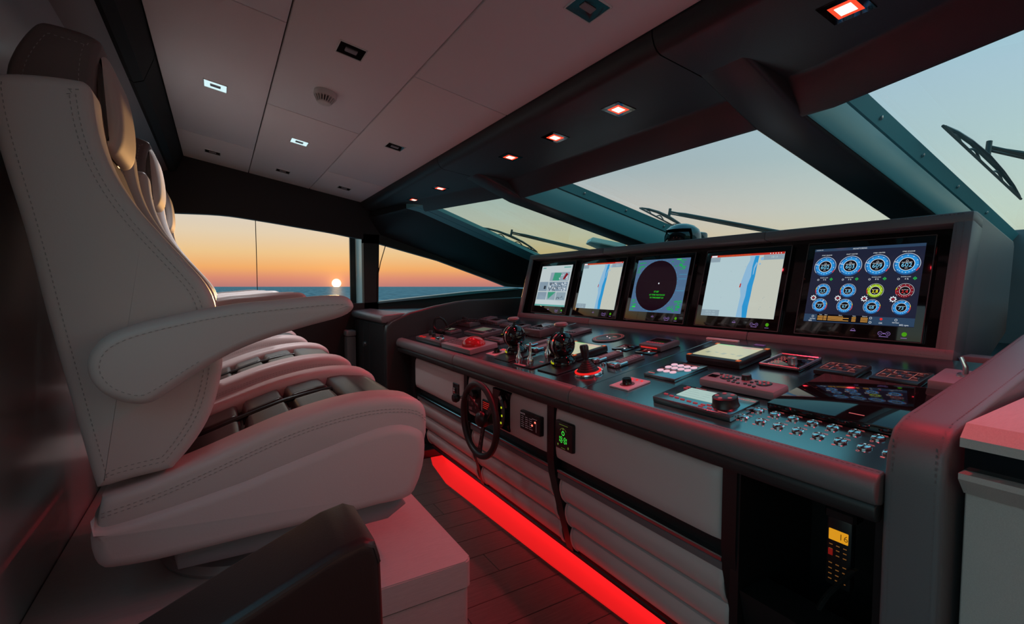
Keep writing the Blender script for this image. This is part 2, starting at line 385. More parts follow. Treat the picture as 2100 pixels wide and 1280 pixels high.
# port A pillar between windshield and side window
b = NB()
inner = [(1.40, 3.66, 1.865), (1.497, 3.625, 1.832), (2.05, 3.80, 1.70), (2.653, 4.00, 1.55), (3.3, 4.2, 1.39)]
mid = [(1.33, 3.86, 1.86), (1.418, 3.80, 1.83), (2.05, 4.02, 1.675), (2.80, 4.24, 1.487), (3.35, 4.36, 1.36)]
outer = [(1.20, 4.5, 1.85), (1.30, 4.5, 1.70), (1.95, 4.5, 1.50), (2.66, 4.5, 1.26), (3.4, 4.5, 1.15)]
def sheet(rows, th):
    b = NB(); A = [[b.verts.new(p) for p in r] for r in rows]; B_ = [[b.verts.new((p[0], p[1], p[2]+th)) for p in r] for r in rows]
    for T, rev in ((A, 1), (B_, 0)):
        for i in range(len(rows)-1):
            for k in range(len(rows[0])-1):
                f = (T[i][k], T[i][k+1], T[i+1][k+1], T[i+1][k]); b.faces.new(f[::-1] if rev else f)
    bd = [A[0], A[-1]]
    for i, j in ((0, 0), (-1, -1)):
        for k in range(len(rows[0])-1): b.faces.new((A[i][k], A[i][k+1], B_[i][k+1], B_[i][k]))
        for k in range(len(rows)-1): b.faces.new((A[k][i], A[k+1][i], B_[k+1][i], B_[k][i]))
    return b
b.free()
ap = struct('trim_6', sheet([mid, outer], .05), TRIMB, 'dark corner pillar between windshield and port side window')
midA = [tuple(Vector(i).lerp(Vector(m), .48)) for i, m in zip(inner, mid)]; midB = [tuple(Vector(i).lerp(Vector(m), .52)) for i, m in zip(inner, mid)]
obj('glazing_frame', sheet([inner, midA], .03), SKYTEAL, ap); obj('glazing_frame', sheet([midB, mid], .035), SKYTEAL, ap)
# port wall with its two windows
wtop = [(-.75, 1.77), (-.33, 1.779), (.02, 1.787), (.28, 1.765), (.63, 1.723), (.87, 1.693), (1.063, 1.662), (1.142, 1.655)]
b = NB()
prism(b, spline(wtop, 4, False)+[(1.142, 2.4), (-.75, 2.4)], XZ, 4.5, 4.56)
prism(b, [(1.142, 1.62), (1.288, 1.618), (1.88, 1.477), (2.43, 1.302), (2.669, 1.22), (2.85, 1.212), (3.4, 1.20), (3.4, 1.5), (1.3, 2.1), (1.142, 2.4)], XZ, 4.5, 4.56)
prism(b, [(-.75, 0), (3.4, 0), (3.4, 1.18), (2.79, 1.200), (2.2, 1.15), (1.773, 1.114), (1.253, 1.075), (1.10, 1.068), (-.75, 1.06)], XZ, 4.5, 4.56)
prism(b, [(1.142, 1.0), (1.27, 1.0), (1.288, 1.7), (1.142, 1.7)], XZ, 4.5, 4.57)
wp = struct('wall_port', b, TRIMB, 'dark port side wall around the sunset window')
b = NB(); bx(b, 1.142, 1.20, 4.575, 4.84, 1.03, 1.72, .004); obj('window_jamb', b, HULLW, wp)
b = NB(); bx(b, 1.09, 1.141, 4.80, 4.835, 1.03, 1.72, .004); obj('jamb_seal', b, RUBBER, wp)
b = NB(); prism(b, [(1.26, 1.066), (1.773, 1.107), (2.2, 1.143), (2.79, 1.193), (2.79, 1.205), (2.2, 1.170), (1.773, 1.130), (1.26, 1.082)], XZ, 4.46, 4.60); obj('window_sill', b, SKYTEAL, wp)
b = NB(); bx(b, -.75, .272, 4.52, 4.53, 1.04, 1.80); w4 = struct('window_4', b, GLASS, 'long port side window facing the sunset')
b = NB(); bx(b, .276, 1.15, 4.52, 4.53, 1.04, 1.80); obj('pane', b, GLASS, w4)
b = NB(); bx(b, .2715, .2765, 4.518, 4.532, 1.04, 1.80); obj('pane_joint', b, RUBBER, w4)
b = NB(); prism(b, [(1.22, 1.05), (2.85, 1.17), (2.85, 1.24), (2.45, 1.32), (1.22, 1.66)], XZ, 4.52, 4.53); struct('window_5', b, GLASS, 'small triangular port window behind the pillar')
# unseen starboard wall, nearly solid and pale to bounce warm light
b = NB(); prism(b, [(-2.2, 0), (3.4, 0), (3.4, 1.18), (2.8, 1.2), (1.25, 1.07), (1.25, 1.66), (2.66, 1.24), (3.4, 1.2), (3.4, 1.5), (1.3, 2.2), (1.3, 2.45), (-2.2, 2.45)], XZ, -1.36, -1.3)
struct('wall_starboard', b, BOUNCEW, 'unseen starboard side wall, pale for bounce light')
# sea
SEA = bpy.data.materials.new('sea'); SEA.use_nodes = True
t = SEA.node_tree; pb = t.nodes['Principled BSDF']; pb.inputs['Base Color'].default_value = (.14, .20, .245, 1); pb.inputs['Roughness'].default_value = .35; pb.inputs['Specular IOR Level'].default_value = .008
c = t.nodes.new('ShaderNodeTexCoord'); mp = t.nodes.new('ShaderNodeMapping'); mp.inputs['Rotation'].default_value = (0, 0, .2); mp.inputs['Scale'].default_value = (.40, .030, 1); t.links.new(c.outputs['Object'], mp.inputs[0])
n = t.nodes.new('ShaderNodeTexNoise'); n.inputs['Scale'].default_value = 1.0; n.inputs['Detail'].default_value = 7; n.inputs['Roughness'].default_value = .62; t.links.new(mp.outputs[0], n.inputs[0])
bp = t.nodes.new('ShaderNodeBump'); bp.inputs['Strength'].default_value = 1; bp.inputs['Distance'].default_value = 1.3; t.links.new(n.outputs[0], bp.inputs['Height']); t.links.new(bp.outputs[0], pb.inputs['Normal'])
rm = t.nodes.new('ShaderNodeValToRGB'); rm.color_ramp.elements[0].position = .42; rm.color_ramp.elements[0].color = (.10, .155, .195, 1); rm.color_ramp.elements[1].position = .60; rm.color_ramp.elements[1].color = (.34, .40, .44, 1); t.links.new(n.outputs[0], rm.inputs[0]); df = t.nodes.new('ShaderNodeBsdfDiffuse'); gl = t.nodes.new('ShaderNodeBsdfGlossy'); gl.inputs['Roughness'].default_value = .45; mxs = t.nodes.new('ShaderNodeMixShader'); mxs.inputs[0].default_value = .05
t.links.new(rm.outputs[0], df.inputs[0]); t.links.new(bp.outputs[0], df.inputs['Normal']); t.links.new(bp.outputs[0], gl.inputs['Normal']); t.links.new(df.outputs[0], mxs.inputs[1]); t.links.new(gl.outputs[0], mxs.inputs[2]); t.links.new(mxs.outputs[0], t.nodes['Material Output'].inputs[0])
b = NB(); g = 30000; f = b.faces.new([b.verts.new(p) for p in ((-g, -g, -4), (g, -g, -4), (g, g, -4), (-g, g, -4))]); sea = obj('sea', b, SEA)
tag(sea, 'open sea running out to the sunset horizon', 'sea', kind='stuff')

# =================================================================== HELM CONSOLE
TH = math.atan(.1755)
DO = Vector((1.15, 0, .839)); DU = Vector((math.cos(TH), 0, math.sin(TH))); DN = Vector((-math.sin(TH), 0, math.cos(TH)))
def frame(o, x, y, z): return Matrix(((x.x, y.x, z.x, o.x), (x.y, y.y, z.y, o.y), (x.z, y.z, z.z, o.z), (0, 0, 0, 1)))
RIGHT = Vector((0, -1, 0))
def dash_mw(r, u, rot=0, h=0): return frame(DO+RIGHT*r+DU*u+DN*h, RIGHT, DU, DN) @ Matrix.Rotation(R(rot), 4, 'Z')
con = thing('helm_console', 'long black helm console with padded pale front panels', 'console', loc=(0, 0, 0))
# dash panels
DPY = ((.43, 1.395), (1.399, 2.453), (2.457, 3.47)); dps = []
for y0, y1 in DPY:
    b = NB(); bx(b, -y1, -y0, 0, .852, -.018, 0, .0012, 1); dps.append(obj('dash_panel', b, DASH, con, mw=frame(DO, RIGHT, DU, DN)))
# padded rim rolls
rim = [(1.152, .838), (1.140, .842), (1.126, .840), (1.113, .830), (1.106, .812), (1.106, .795), (1.112, .783), (1.125, .778), (1.152, .778)]
rim2 = [(1.150, .779), (1.122, .778), (1.117, .765), (1.118, .748), (1.126, .742), (1.150, .742)]
for y0, y1 in ((.43, 1.418), (1.421, 2.468), (2.471, 3.47)):
    b = NB(); cushion(b, spline(rim, 3), y0, y1, ROUND(.005)); o = obj('padded_rim', b, CHAR, con, sharp=40)
    b = NB()
    for kx, kz in ((1.1405, .8415),):
        y = y0+.006
        while y < y1-.01:
            bx(b, kx-.0009, kx+.0009, y, y+.006, kz-.001, kz+.0012); y += .011
    obj('stitching', b, THREADD, o)
    b = NB(); cushion(b, spline(rim2, 2), y0+.002, y1+.006, ROUND(.004)); obj('rim_underlip', b, BLACK, con)
# carcass, dividers
b = NB(); prism(b, [(1.215, .80), (1.215, .45), (1.312, .09), (1.9, .09), (1.9, .80)], XZ, .82, 3.47); obj('carcass', b, TRIMB, con)
PAN = ((.819, 1.596), (1.652, 2.415), (2.465, 3.262))
def puffy(y0, y1, z0, z1, x, th, r):
    """upholstered rectangular panel facing aft, bulging"""
    b = NB(); ny, nz = 24, 10; W, Hh = y1-y0, z1-z0; g = []
    for i in range(ny+1):
        row = []
        for j in range(nz+1):
            u = .5-.5*math.cos(math.pi*i/ny); v = .5-.5*math.cos(math.pi*j/nz)
            dy = min(u, 1-u)*W; dz = min(v, 1-v)*Hh
            e = lambda d: 1-(1-min(d/r, 1))**2.2
            row.append(b.verts.new((x-th*math.sqrt(max(0, e(dy)*e(dz))), y0+u*W, z0+v*Hh)))
        g.append(row)
    for i in range(ny):
        for j in range(nz): b.faces.new((g[i][j], g[i+1][j], g[i+1][j+1], g[i][j+1]))
    edge = [g[i][0] for i in range(ny+1)]+[g[ny][j] for j in range(1, nz+1)]+[g[i][nz] for i in range(ny-1, -1, -1)]+[g[0][j] for j in range(nz-1, 0, -1)]
    bk = [b.verts.new((x+.02, v.co.y, v.co.z)) for v in edge]; m = len(edge)
    for k in range(m): b.faces.new((edge[k], bk[k], bk[(k+1) % m], edge[(k+1) % m]))
    b.faces.new(bk); return b
for y0, y1 in PAN:
    obj('padded_panel', puffy(y0, y1, .508, .722, 1.19, .024, .045), WHITE, con)
# lower sloping ribbed panels
LA, LB = Vector((1.203, 0, .418)), Vector((1.292, 0, .078))
for y0, y1 in PAN:
    for k in range(3):
        a = LA.lerp(LB, k/3+.004); c = LA.lerp(LB, (k+1)/3-.004); t = (c-a); nrm = Vector((t.z, 0, -t.x)).normalized()
        if nrm.x > 0: nrm = -nrm
        pts = []
        for q in range(11):
            v = q/10; hgt = .020*(1-abs(2*v-1)**2.6)
            p = a+t*v+nrm*hgt; pts.append((p.x, p.z))
        pts += [(c.x-nrm.x*.02, c.z-nrm.z*.02), (a.x-nrm.x*.02, a.z-nrm.z*.02)]
        b = NB(); cushion(b, pts, y0+.002, y1-.002, [(0, .006), (.002, .003), (.006, .001), (.014, 0)]); obj('ribbed_cushion', b, WHITE, con, sharp=45)
# dark dividers that kink with the slope
for y0, y1 in ((.772, .815), (1.600, 1.648), (2.42, 2.46), (3.268, 3.32)):
    b = NB(); prism(b, [(1.174, .74), (1.174, .50), (1.182, .43), (1.282, .075), (1.32, .075), (1.22, .45), (1.22, .74)], XZ, y0, y1); obj('divider', b, BLK, con)
# shadow gap ledge between upper and lower panels
for y0, y1 in PAN:
    b = NB(); bx(b, 1.186, 1.25, y0, y1, .446, .462, .003, 1); obj('ledge', b, DASH, con)
    b = NB(); bx(b, 1.190, 1.25, y0, y1, .420, .445, .003, 1); obj('ledge_trim', b, CHAR, con)
# base lip
b = NB(); bx(b, 1.283, 1.33, .43, 3.47, .058, .076, .004, 1); obj('base_lip', b, BLK, con)
b = NB(); bx(b, 1.40, 1.44, .43, 3.40, 0, .09); obj('toe_kick', b, BLK, con)
b = NB(); bx(b, 1.20, 1.43, 3.20, 3.34, .0, .06, .004, 1); obj('toe_kick_end', b, BLK, con)
# equipment bay
b = NB()
bx(b, 1.55, 1.57, .43, .78, .02, .78); bx(b, 1.18, 1.57, .765, .79, .06, .78); bx(b, 1.18, 1.57, .43, .455, .06, .78); bx(b, 1.18, 1.57, .43, .78, .755, .80); bx(b, 1.2, 1.57, .43, .78, .03, .06)
obj('bay_lining', b, BLK, con)
b = NB(); prism(b, [(1.182, .40), (1.30, .40), (1.35, .09), (1.265, .09)], XZ, .458, .762); obj('bay_drawer', b, BLK, con)
b = NB(); bx(b, 1.170, 1.176, .50, .535, .728, .736, .001, 1); obj('bay_label', b, LGREY, con)
# wing panels at both ends, wrapped in leather
WINGM = M('wing_leather', (.15, .14, .148), .40, bump=(420, .16))
def wing(poly, y0, y1, name):
    b = NB(); cushion(b, poly, y0, y1, ROUND(.012)); o = obj(name, b, WINGM, con, sharp=50)
    return o
wr = [(1.135, 0), (1.135, .84), (1.142, .90), (1.165, .937), (1.21, .955), (1.30, .968), (1.65, 1.022), (1.98, 1.082), (2.06, 1.09), (2.35, 1.092), (2.35, .70), (1.70, .55), (1.70, 0)]
o = wing(wr, .332, .428, 'end_wing')
for yy in (.346, .414):
    b = NB(); pth = inset(spline(wr[:10], 6, False)+[(2.35, 0)], 0)[:-1]
    acc = 0
    for (ax, az), (cx, cz) in zip(pth, pth[1:]):
        A, C = Vector((ax, az)), Vector((cx, cz)); l = (C-A).length
        if l < 1e-5: continue
        tt = (C-A)/l; d = (.012-acc) % .012
        while d < l:
            p = A+tt*d; nn = Vector((-tt.y, tt.x)); q = p+tt*min(.0065, l-d)
            vs = [b.verts.new((p.x+nn.x*.0008, yy-.001, p.y+nn.y*.0008)), b.verts.new((p.x+nn.x*.0008, yy+.001, p.y+nn.y*.0008)), b.verts.new((q.x+nn.x*.0008, yy+.001, q.y+nn.y*.0008)), b.verts.new((q.x+nn.x*.0008, yy-.001, q.y+nn.y*.0008))]
            b.faces.new(vs); d += .012
        acc = (acc+l) % .012
    obj('stitching', b, THREADD, o)
wl = [(1.036, 0), (1.036, .88), (1.045, .930), (1.075, .962), (1.22, 1.025), (1.42, 1.07), (1.62, 1.103), (1.72, 1.113), (2.17, 1.130), (2.35, 1.13), (2.35, .7), (1.7, .5), (1.7, 0)]
wing(wl, 3.475, 3.545, 'end_wing').data.materials[0] = BLACK
# floor lit red from under the console, built as a glowing slab
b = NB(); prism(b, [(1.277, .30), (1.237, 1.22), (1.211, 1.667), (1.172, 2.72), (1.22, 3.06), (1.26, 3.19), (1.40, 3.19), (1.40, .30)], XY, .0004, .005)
tag(obj('floor_glow', b, REDGLOW), 'red light on the floor at the console foot, built as a glowing slab', 'floor glow')
ld = bpy.data.lights.new('deck_led', 'AREA'); ld.shape = 'RECTANGLE'; ld.size = 2.7; ld.size_y = .03; ld.energy = 2.8; ld.color = (1, .02, .03)
lo = bpy.data.objects.new('deck_led', ld); COL.objects.link(lo); lo.matrix_world = frame(Vector((1.39, 1.85, .045)), Vector((0, -1, 0)), Vector((0, 0, 1)), Vector((1, 0, 0)))

# push buttons on the starboard dash panel
def pushbutton(par, x, y):
    b = NB(); lathe(b, [(.0145, 0), (.0145, .003), (.0125, .0055), (.0105, .006), (.0098, .0045), (.0085, .0052), (0, .0062)], (x, y, .0005), (0, 0, 1), 20)
    return obj('push_button', b, CHROME, par)
LEGEND = M('red_backlit_legend', (.05, .01, .01), .4, emit=s(200, 90, 90), es=.9)
LEGW = M('pale_legend', (.3, .28, .28), .5, emit=s(150, 120, 125), es=.35)
btn0 = None; bl = NB()
for u, rs in ((.158, (-.797, -.748, -.699, -.650, -.602, -.553, -.505, -.457)), (.093, (-.80, -.751, -.702, -.653, -.604, -.555, -.506, -.457))):
    for i, x in enumerate(rs):
        if btn0 is None: btn0 = pushbutton(dps[0], x, u); bx0 = (x, u)
        else:
            c = btn0.copy(); COL.objects.link(c); c.location = (x-bx0[0], u-bx0[1], 0)
        rect(bl, x-.012, x+.013, u+.0185, u+.0195, .0008); rect(bl, x-.004, x+.011, u+.0215, u+.0225, .0008)
        ring(bl, x-.004, u-.023, .0008, .0025, .0035) if (i % 2 == 0) else rect(bl, x-.009, x-.001, u-.0255, u-.0215, .0008)
obj('button_legend', bl, LEGEND, dps[0])

# front panel fittings -------------------------------------------------------
def face_mw(x, y, z): return frame(Vector((x, y, z)), RIGHT, Vector((0, 0, 1)), Vector((-1, 0, 0)))
# steering wheel
sw = thing('steering_wheel', 'black three spoke steering wheel on the console front', 'steering wheel', face_mw(1.05, 2.035, .583))
b = NB(); tube(b, [(.172*math.cos(R(a)), .172*math.sin(R(a)), 0) for a in range(0, 360, 6)], .0155, 12, True); obj('wheel_rim', b, BLACK, sw)
for a in (270, 35, 145):
    b = NB(); d = Vector((math.cos(R(a)), math.sin(R(a)), 0)); n = Vector((-d.y, d.x, 0))
    P_ = [(.03, .017), (.09, .014), (.15, .017), (.168, .022)]
    poly = [(d*t+n*wd) for t, wd in P_]+[(d*t-n*wd) for t, wd in P_[::-1]]
    prism(b, [(p.x, p.y) for p in poly], lambda x, y, h: (x, y, h-.03+.18*math.hypot(x, y)), -.003, .003); sp_ = obj('spoke', b, BLK, sw)
    for t in (.075, .105, .13):
        b = NB(); ring(b, d.x*t, d.y*t, -.0255+.18*t, .004, .0055); obj('spoke_hole', b, SATIN, sp_)
b = NB(); lathe(b, [(.034, -.07), (.036, -.035), (.040, -.03), (.040, -.012), (.034, .004), (.02, .014), (0, .017)], (0, 0, 0), (0, 0, 1), 24); obj('hub', b, BLK, sw)
b = NB(); lathe(b, [(.022, -.12), (.022, -.07)], (0, 0, 0), (0, 0, 1), 16); obj('column', b, BLK, sw)
# gauge plate left of the wheel
XF = 1.164
gp = thing('gauge_plate', 'black control plate with round knobs behind the steering wheel', 'control panel', face_mw(XF, 2.308, .61))
b = NB(); bx(b, -.073, .073, -.075, .075, -.02, .004, .004, 1); obj('plate', b, BLK, gp)
b = NB(); lathe(b, [(.026, .004), (.026, .02), (.022, .032), (0, .034)], (.022, .035, 0)); obj('knob', b, BLK, gp)
b = NB(); lathe(b, [(.012, .004), (.011, .014), (0, .016)], (-.04, .05, 0)); obj('knob', b, SATIN, gp)
b = NB(); bx(b, -.055, .05, -.02, -.012, .004, .006); bx(b, -.055, -.02, -.06, -.045, .004, .006); obj('silver_trim', b, SATIN, gp)
b = NB(); rect(b, -.01, -.002, -.008, .008, .0045); rect(b, .006, .010, -.008, .008, .0045); obj('lit_symbol', b, LEGEND, gp)
# red lit grille
gr = thing('grille_plate', 'small black grille with red glowing slots beside the wheel hub', 'control panel', face_mw(XF, 2.165, .585))
b = NB(); bx(b, -.05, .05, -.05, .05, -.02, .004, .004, 1); obj('plate', b, BLK, gr)
for k in range(4):
    b = NB(); bx(b, -.036, .030, .006+k*.010, .0085+k*.010, .004, .0052); obj('lit_slot', b, E('slot_red%d' % k, s(200, 30, 20), .7), gr)
b = NB(); bx(b, -.03, .035, -.04, -.012, .004, .008, .002, 1); obj('metal_cover', b, SATIN, gr)
# engine control plate with curved lever
lp = thing('trim_lever', 'tall black plate with curved trim lever right of the steering wheel', 'control lever', face_mw(XF, 2.02, .622))
b = NB(); bx(b, -.082, .082, -.094, .094, -.02, .004, .003, 1); obj('plate', b, BLKG, lp)
b = NB(); tube(b, [(.02+.035*math.sin(R(a)), .065*math.cos(R(a))-.01, .02) for a in range(20, 161, 10)], .009, 8); obj('lever_arc', b, GREYP, lp)
b = NB(); lathe(b, [(.012, 0), (.012, .02), (0, .022)], (.028, .052, .012), (-.6, .8, .1), 14); obj('lever_tip', b, CHROME, lp)
for a in (60, 95, 130):
    b = NB(); bx(b, .02+.035*math.sin(R(a))-.004, .02+.035*math.sin(R(a))+.004, .065*math.cos(R(a))-.015, .065*math.cos(R(a))-.006, .027, .030); obj('green_mark', b, E('mark%d' % a, s(190, 200, 30), .8), lp)
# toggle switch with silver lever and ball knob on port panel
tg = thing('rocker_switch', 'small black switch plate with silver rocker on the far padded panel', 'switch', face_mw(XF, 2.545, .623))
b = NB(); bx(b, -.040, .040, -.036, .036, -.02, .004, .003, 1); obj('plate', b, BLK, tg)
b = NB(); bx(b, -.016, .006, -.022, .012, .004, .016, .004, 2); obj('rocker', b, CHROME, tg)
kn = thing('ball_knob', 'black ball knob on a short stem left of the steering wheel', 'knob', face_mw(XF, 2.46, .595))
b = NB(); lathe(b, [(.008, -.02), (.008, .02)], (0, 0, 0)); obj('stem', b, SATIN, kn)
b = NB(); lathe(b, [(.008, .016), (.022, .026), (.027, .042), (.020, .058), (0, .066)], (0, 0, 0)); obj('ball', b, BLK, kn)
# LED alarm panel
al = thing('alarm_panel', 'black alarm panel with two red lights right of the wheel', 'control panel', face_mw(XF-.006, 1.748, .622))
b = NB(); bx(b, -.080, .080, -.043, .043, -.02, .008, .006, 2); obj('plate', b, BLK, al)
b = NB()
addtext(b, 'MASTER', .011, -.055, .030, .0085)
for rr in range(6):
    for cc in range(3): rect(b, -.066+cc*.032, -.066+cc*.032+random.uniform(.018, .028), .018-rr*.009, .0195-rr*.009, .0085)
rect(b, .02, .058, .024, .0255, .0085); rect(b, .052, .054, -.03, .012, .0085); obj('printed_legend', b, LEGW, al)
for x, y in ((.045, .012), (.022, -.006)):
    b = NB(); lathe(b, [(.0045, .008), (.004, .010), (0, .011)], (x, y, 0), seg=12); obj('red_led', b, E('led%d' % int(x*1000), (1, .12, .08), 2.5), al)
# green display
gd = thing('green_display', 'upright black panel with glowing green symbols on the near padded panel', 'display', face_mw(XF-.006, 1.505, .627))
b = NB(); bx(b, -.057, .057, -.057, .057, -.02, .008, .008, 2); obj('plate', b, BLK, gd)
GRN = E('green_glow', s(60, 225, 70), 1.0); GRND = E('green_dim', s(110, 130, 50), .6)
b = NB(); ring(b, 0, .012, .0086, .006, .009)
for x in (-.011, .011):
    ring(b, x, -.008, .0086, .004, .006); ring(b, x, -.022, .0086, .004, .006)
for x, y in ((-.022, -.008), (-.022, -.020), (.022, -.010), (.022, -.022)): rect(b, x-.0015, x+.0015, y-.004, y+.005, .0086)
rect(b, -.003, .003, -.016, -.014, .0086); obj('green_symbols', b, GRN, gd)
b = NB(); rect(b, -.025, .03, .044, .0455, .0086); ring(b, 0, .010, .0086, .022, .0232, 30, 150); rect(b, -.002, .002, .024, .034, .0086); rect(b, -.036, -.030, -.042, -.034, .0086); rect(b, .030, .036, -.044, -.035, .0086); rect(b, -.012, .014, -.048, -.0468, .0086); obj('dim_symbols', b, GRND, gd)
# VHF handset in the bay
vh = thing('radio_handset', 'black radio handset with amber display hanging in the dark equipment bay', 'handset', face_mw(1.30, .580, .55))
b = NB(); bx(b, -.030, .030, -.085, .095, -.03, -.004, .008, 2); obj('body', b, BLK, vh)
b = NB(); bx(b, -.022, .022, .034, .062, -.006, -.002, .001, 1); sc_ = obj('amber_display', b, M('amber_lcd', (.02, .01, 0), .4, emit=s(205, 140, 25), es=1.0), vh)
b = NB(); addtext(b, '16', .022, .012, .048, -.0015); obj('display_digits', b, M('lcd_ink', (.03, .015, 0), .6, emit=s(120, 78, 8), es=.6), sc_)
AMB = E('amber_key', s(150, 96, 44), .5); b = NB()
for rr, y in enumerate((.022, .010, -.003, -.026, -.040, -.054, -.067)):
    for x in (-.016, 0, .016): rect(b, x-.0045, x+.0035, y-.0012, y+.0012, -.0035)
obj('key_legend', b, AMB, vh)
b = NB(); bx(b, -.022, -.012, -.006, .010, -.004, -.0025); obj('red_key', b, E('red_key', s(120, 20, 15), .8), vh)
b = NB(); bx(b, -.036, .036, .085, .115, -.05, -.004, .006, 1); obj('cradle', b, BLK, vh)
cc_ = []
path = [(.045, -.01), (.02, -.05), (-.01, -.10), (-.03, -.15), (-.045, -.21), (-.05, -.30)]
sm = spline(path, 14, False)
for i in range(len(sm)*6):
    t = i/6; k0 = min(int(t), len(sm)-2); fr_ = t-k0
    if k0 >= len(sm)-1: break
    p = Vector(sm[k0]).lerp(Vector(sm[k0+1]), min(fr_, 1)); a = i*1.05
    cc_.append((p.x+.008*math.cos(a), p.y+.003*math.cos(a), .012+.008*math.sin(a)))
b = NB(); tube(b, cc_, .0022, 5); obj('coiled_cord', b, RUBBER, vh)

# =================================================================== MONITOR HOOD AND MONITORS
HB = Vector((1.99, 0, .987)); HU = (Vector((2.114, 0, 1.467))-HB).normalized(); HN = Vector((-HU.z, 0, HU.x))
def hood_mw(r, t, h=0): return frame(HB+RIGHT*r+HU*t+HN*h, RIGHT, HU, HN)
hood = thing('monitor_hood', 'long leather wrapped hood housing the five monitors', 'monitor hood', loc=(1.99, 1.88, .987))
HM = hood.matrix_world
def hobj(name, b, mat, par=None, sharp=35):
    bmesh.ops.translate(b, vec=(-1.99, -1.88, -.987), verts=b.verts); return obj(name, b, mat, hood, sharp)
def hlocal(b): bmesh.ops.transform(b, matrix=hood_mw(0, 0), verts=b.verts)
for nm, (r0, r1, t0, t1) in dict(frame_bottom=(-3.20, -.575, -.004, .034), frame_top=(-3.20, -.575, .458, .497)).items():
    for a, c in ((-3.20, -2.35), (-2.349, -1.28), (-1.279, -.575)):
        b = NB(); bx(b, a, c, t0, t1, -.09, .004, .006, 2); hlocal(b); hobj(nm, b, CHAR)
for r0, r1 in ((-3.20, -3.155), (-.625, -.575)):
    b = NB(); bx(b, r0, r1, -.004, .497, -.09, .003, .006, 2); hlocal(b); hobj('frame_side', b, CHAR)
b = NB(); bx(b, -3.16, -.62, .03, .462, -.06, -.048); hlocal(b); hobj('back_panel', b, BLKG)
sidep = [(1.995, .982), (2.118, 1.468), (2.150, 1.470), (2.533, 1.390), (2.545, 1.37), (2.50, 1.05), (2.33, .965)]
for y0, y1 in ((.576, .62), (3.155, 3.199)):
    b = NB(); cushion(b, sidep, y0, y1, ROUND(.008)); hobj('side_cheek', b, CHAR, sharp=50)
b = NB(); prism(b, [(2.108, 1.44), (2.114, 1.467), (2.150, 1.469), (2.533, 1.388), (2.53, 1.36), (2.15, 1.44)], XZ, .61, 3.17); hobj('top_panel', b, CHAR)
b = NB(); prism(b, [(2.50, 1.37), (2.53, 1.37), (2.50, 1.0), (2.47, 1.0)], XZ, .61, 3.17); hobj('rear_panel', b, BLACK)
b = NB()
for rr, t0, t1 in ((-.597, .02, .47), (-.615, .02, .47)):
    t = t0
    while t < t1: bx(b, rr-.0008, rr+.0008, t, t+.006, .003, .0044); t += .011
for tt in (.008, .49):
    x = -3.18
    while x < -.6: bx(b, x, x+.006, tt-.0008, tt+.0008, .004, .0052); x += .011
hlocal(b); hobj('stitching', b, THREADD)
# low ledge behind the dash, starboard end
b = NB(); bx(b, 2.02, 2.10, .43, .57, .96, 1.0, .006); tag(obj('dash_ledge', b, CHAR), 'low red lit leather ledge beside the monitor hood', 'ledge')
b = NB(); bx(b, 2.46, 2.9, .05, .52, .93, 1.155, .01); tag(obj('side_box', b, CHAR), 'dark padded box under the windshield beyond the hood', 'box')
b = NB(); bx(b, 1.70, 4.0, -1.3, 4.45, .86, .90); struct('trim_7', b, TRIMB, 'dark shelf under the windshield')

S = lambda n, r, g, bb, e=.88: E(n, s(r, g, bb), e, .06)
SM = dict(navy=S('s_navy', 30, 34, 54), bar=S('s_bar', 44, 66, 92), blue=S('s_blue', 38, 142, 214), blueg=S('s_blueglow', 34, 84, 140), white=S('s_white', 225, 232, 238), cyan=S('s_cyan', 120, 205, 245), black=S('s_black', 10, 10, 16), lime=S('s_lime', 160, 196, 30), limeg=S('s_limeg', 70, 92, 22), dred=S('s_dred', 128, 24, 36), dredg=S('s_dredg', 70, 16, 28), red=S('s_red', 226, 48, 48), yellow=S('s_yellow', 240, 232, 40), green=S('s_green', 40, 205, 80), orange=S('s_orange', 196, 140, 66), chart=S('s_chart', 176, 200, 206), land=S('s_land', 192, 196, 184), river=S('s_river', 40, 146, 206), shal=S('s_shallow', 138, 182, 214), rbar=S('s_redbar', 186, 40, 28), leg=S('s_legend', 140, 160, 172), radar=S('s_radar', 76, 106, 140), rblack=S('s_rblack', 24, 10, 20), rgreen=S('s_rgreen', 30, 160, 84), rgreen2=S('s_rgreen2', 40, 230, 50), rcyan=S('s_rcyan', 40, 180, 210), pale=S('s_pale', 188, 200, 202), cgreen=S('s_cgreen', 60, 150, 120), cgrey=S('s_cgrey', 130, 150, 166), cdark=S('s_cdark', 40, 50, 60), cteal=S('s_cteal', 84, 160, 150), purple=S('s_purple', 140, 110, 175, .8), gbtn=S('s_gbtn', 70, 150, 20))
W_, H_ = .184, .152
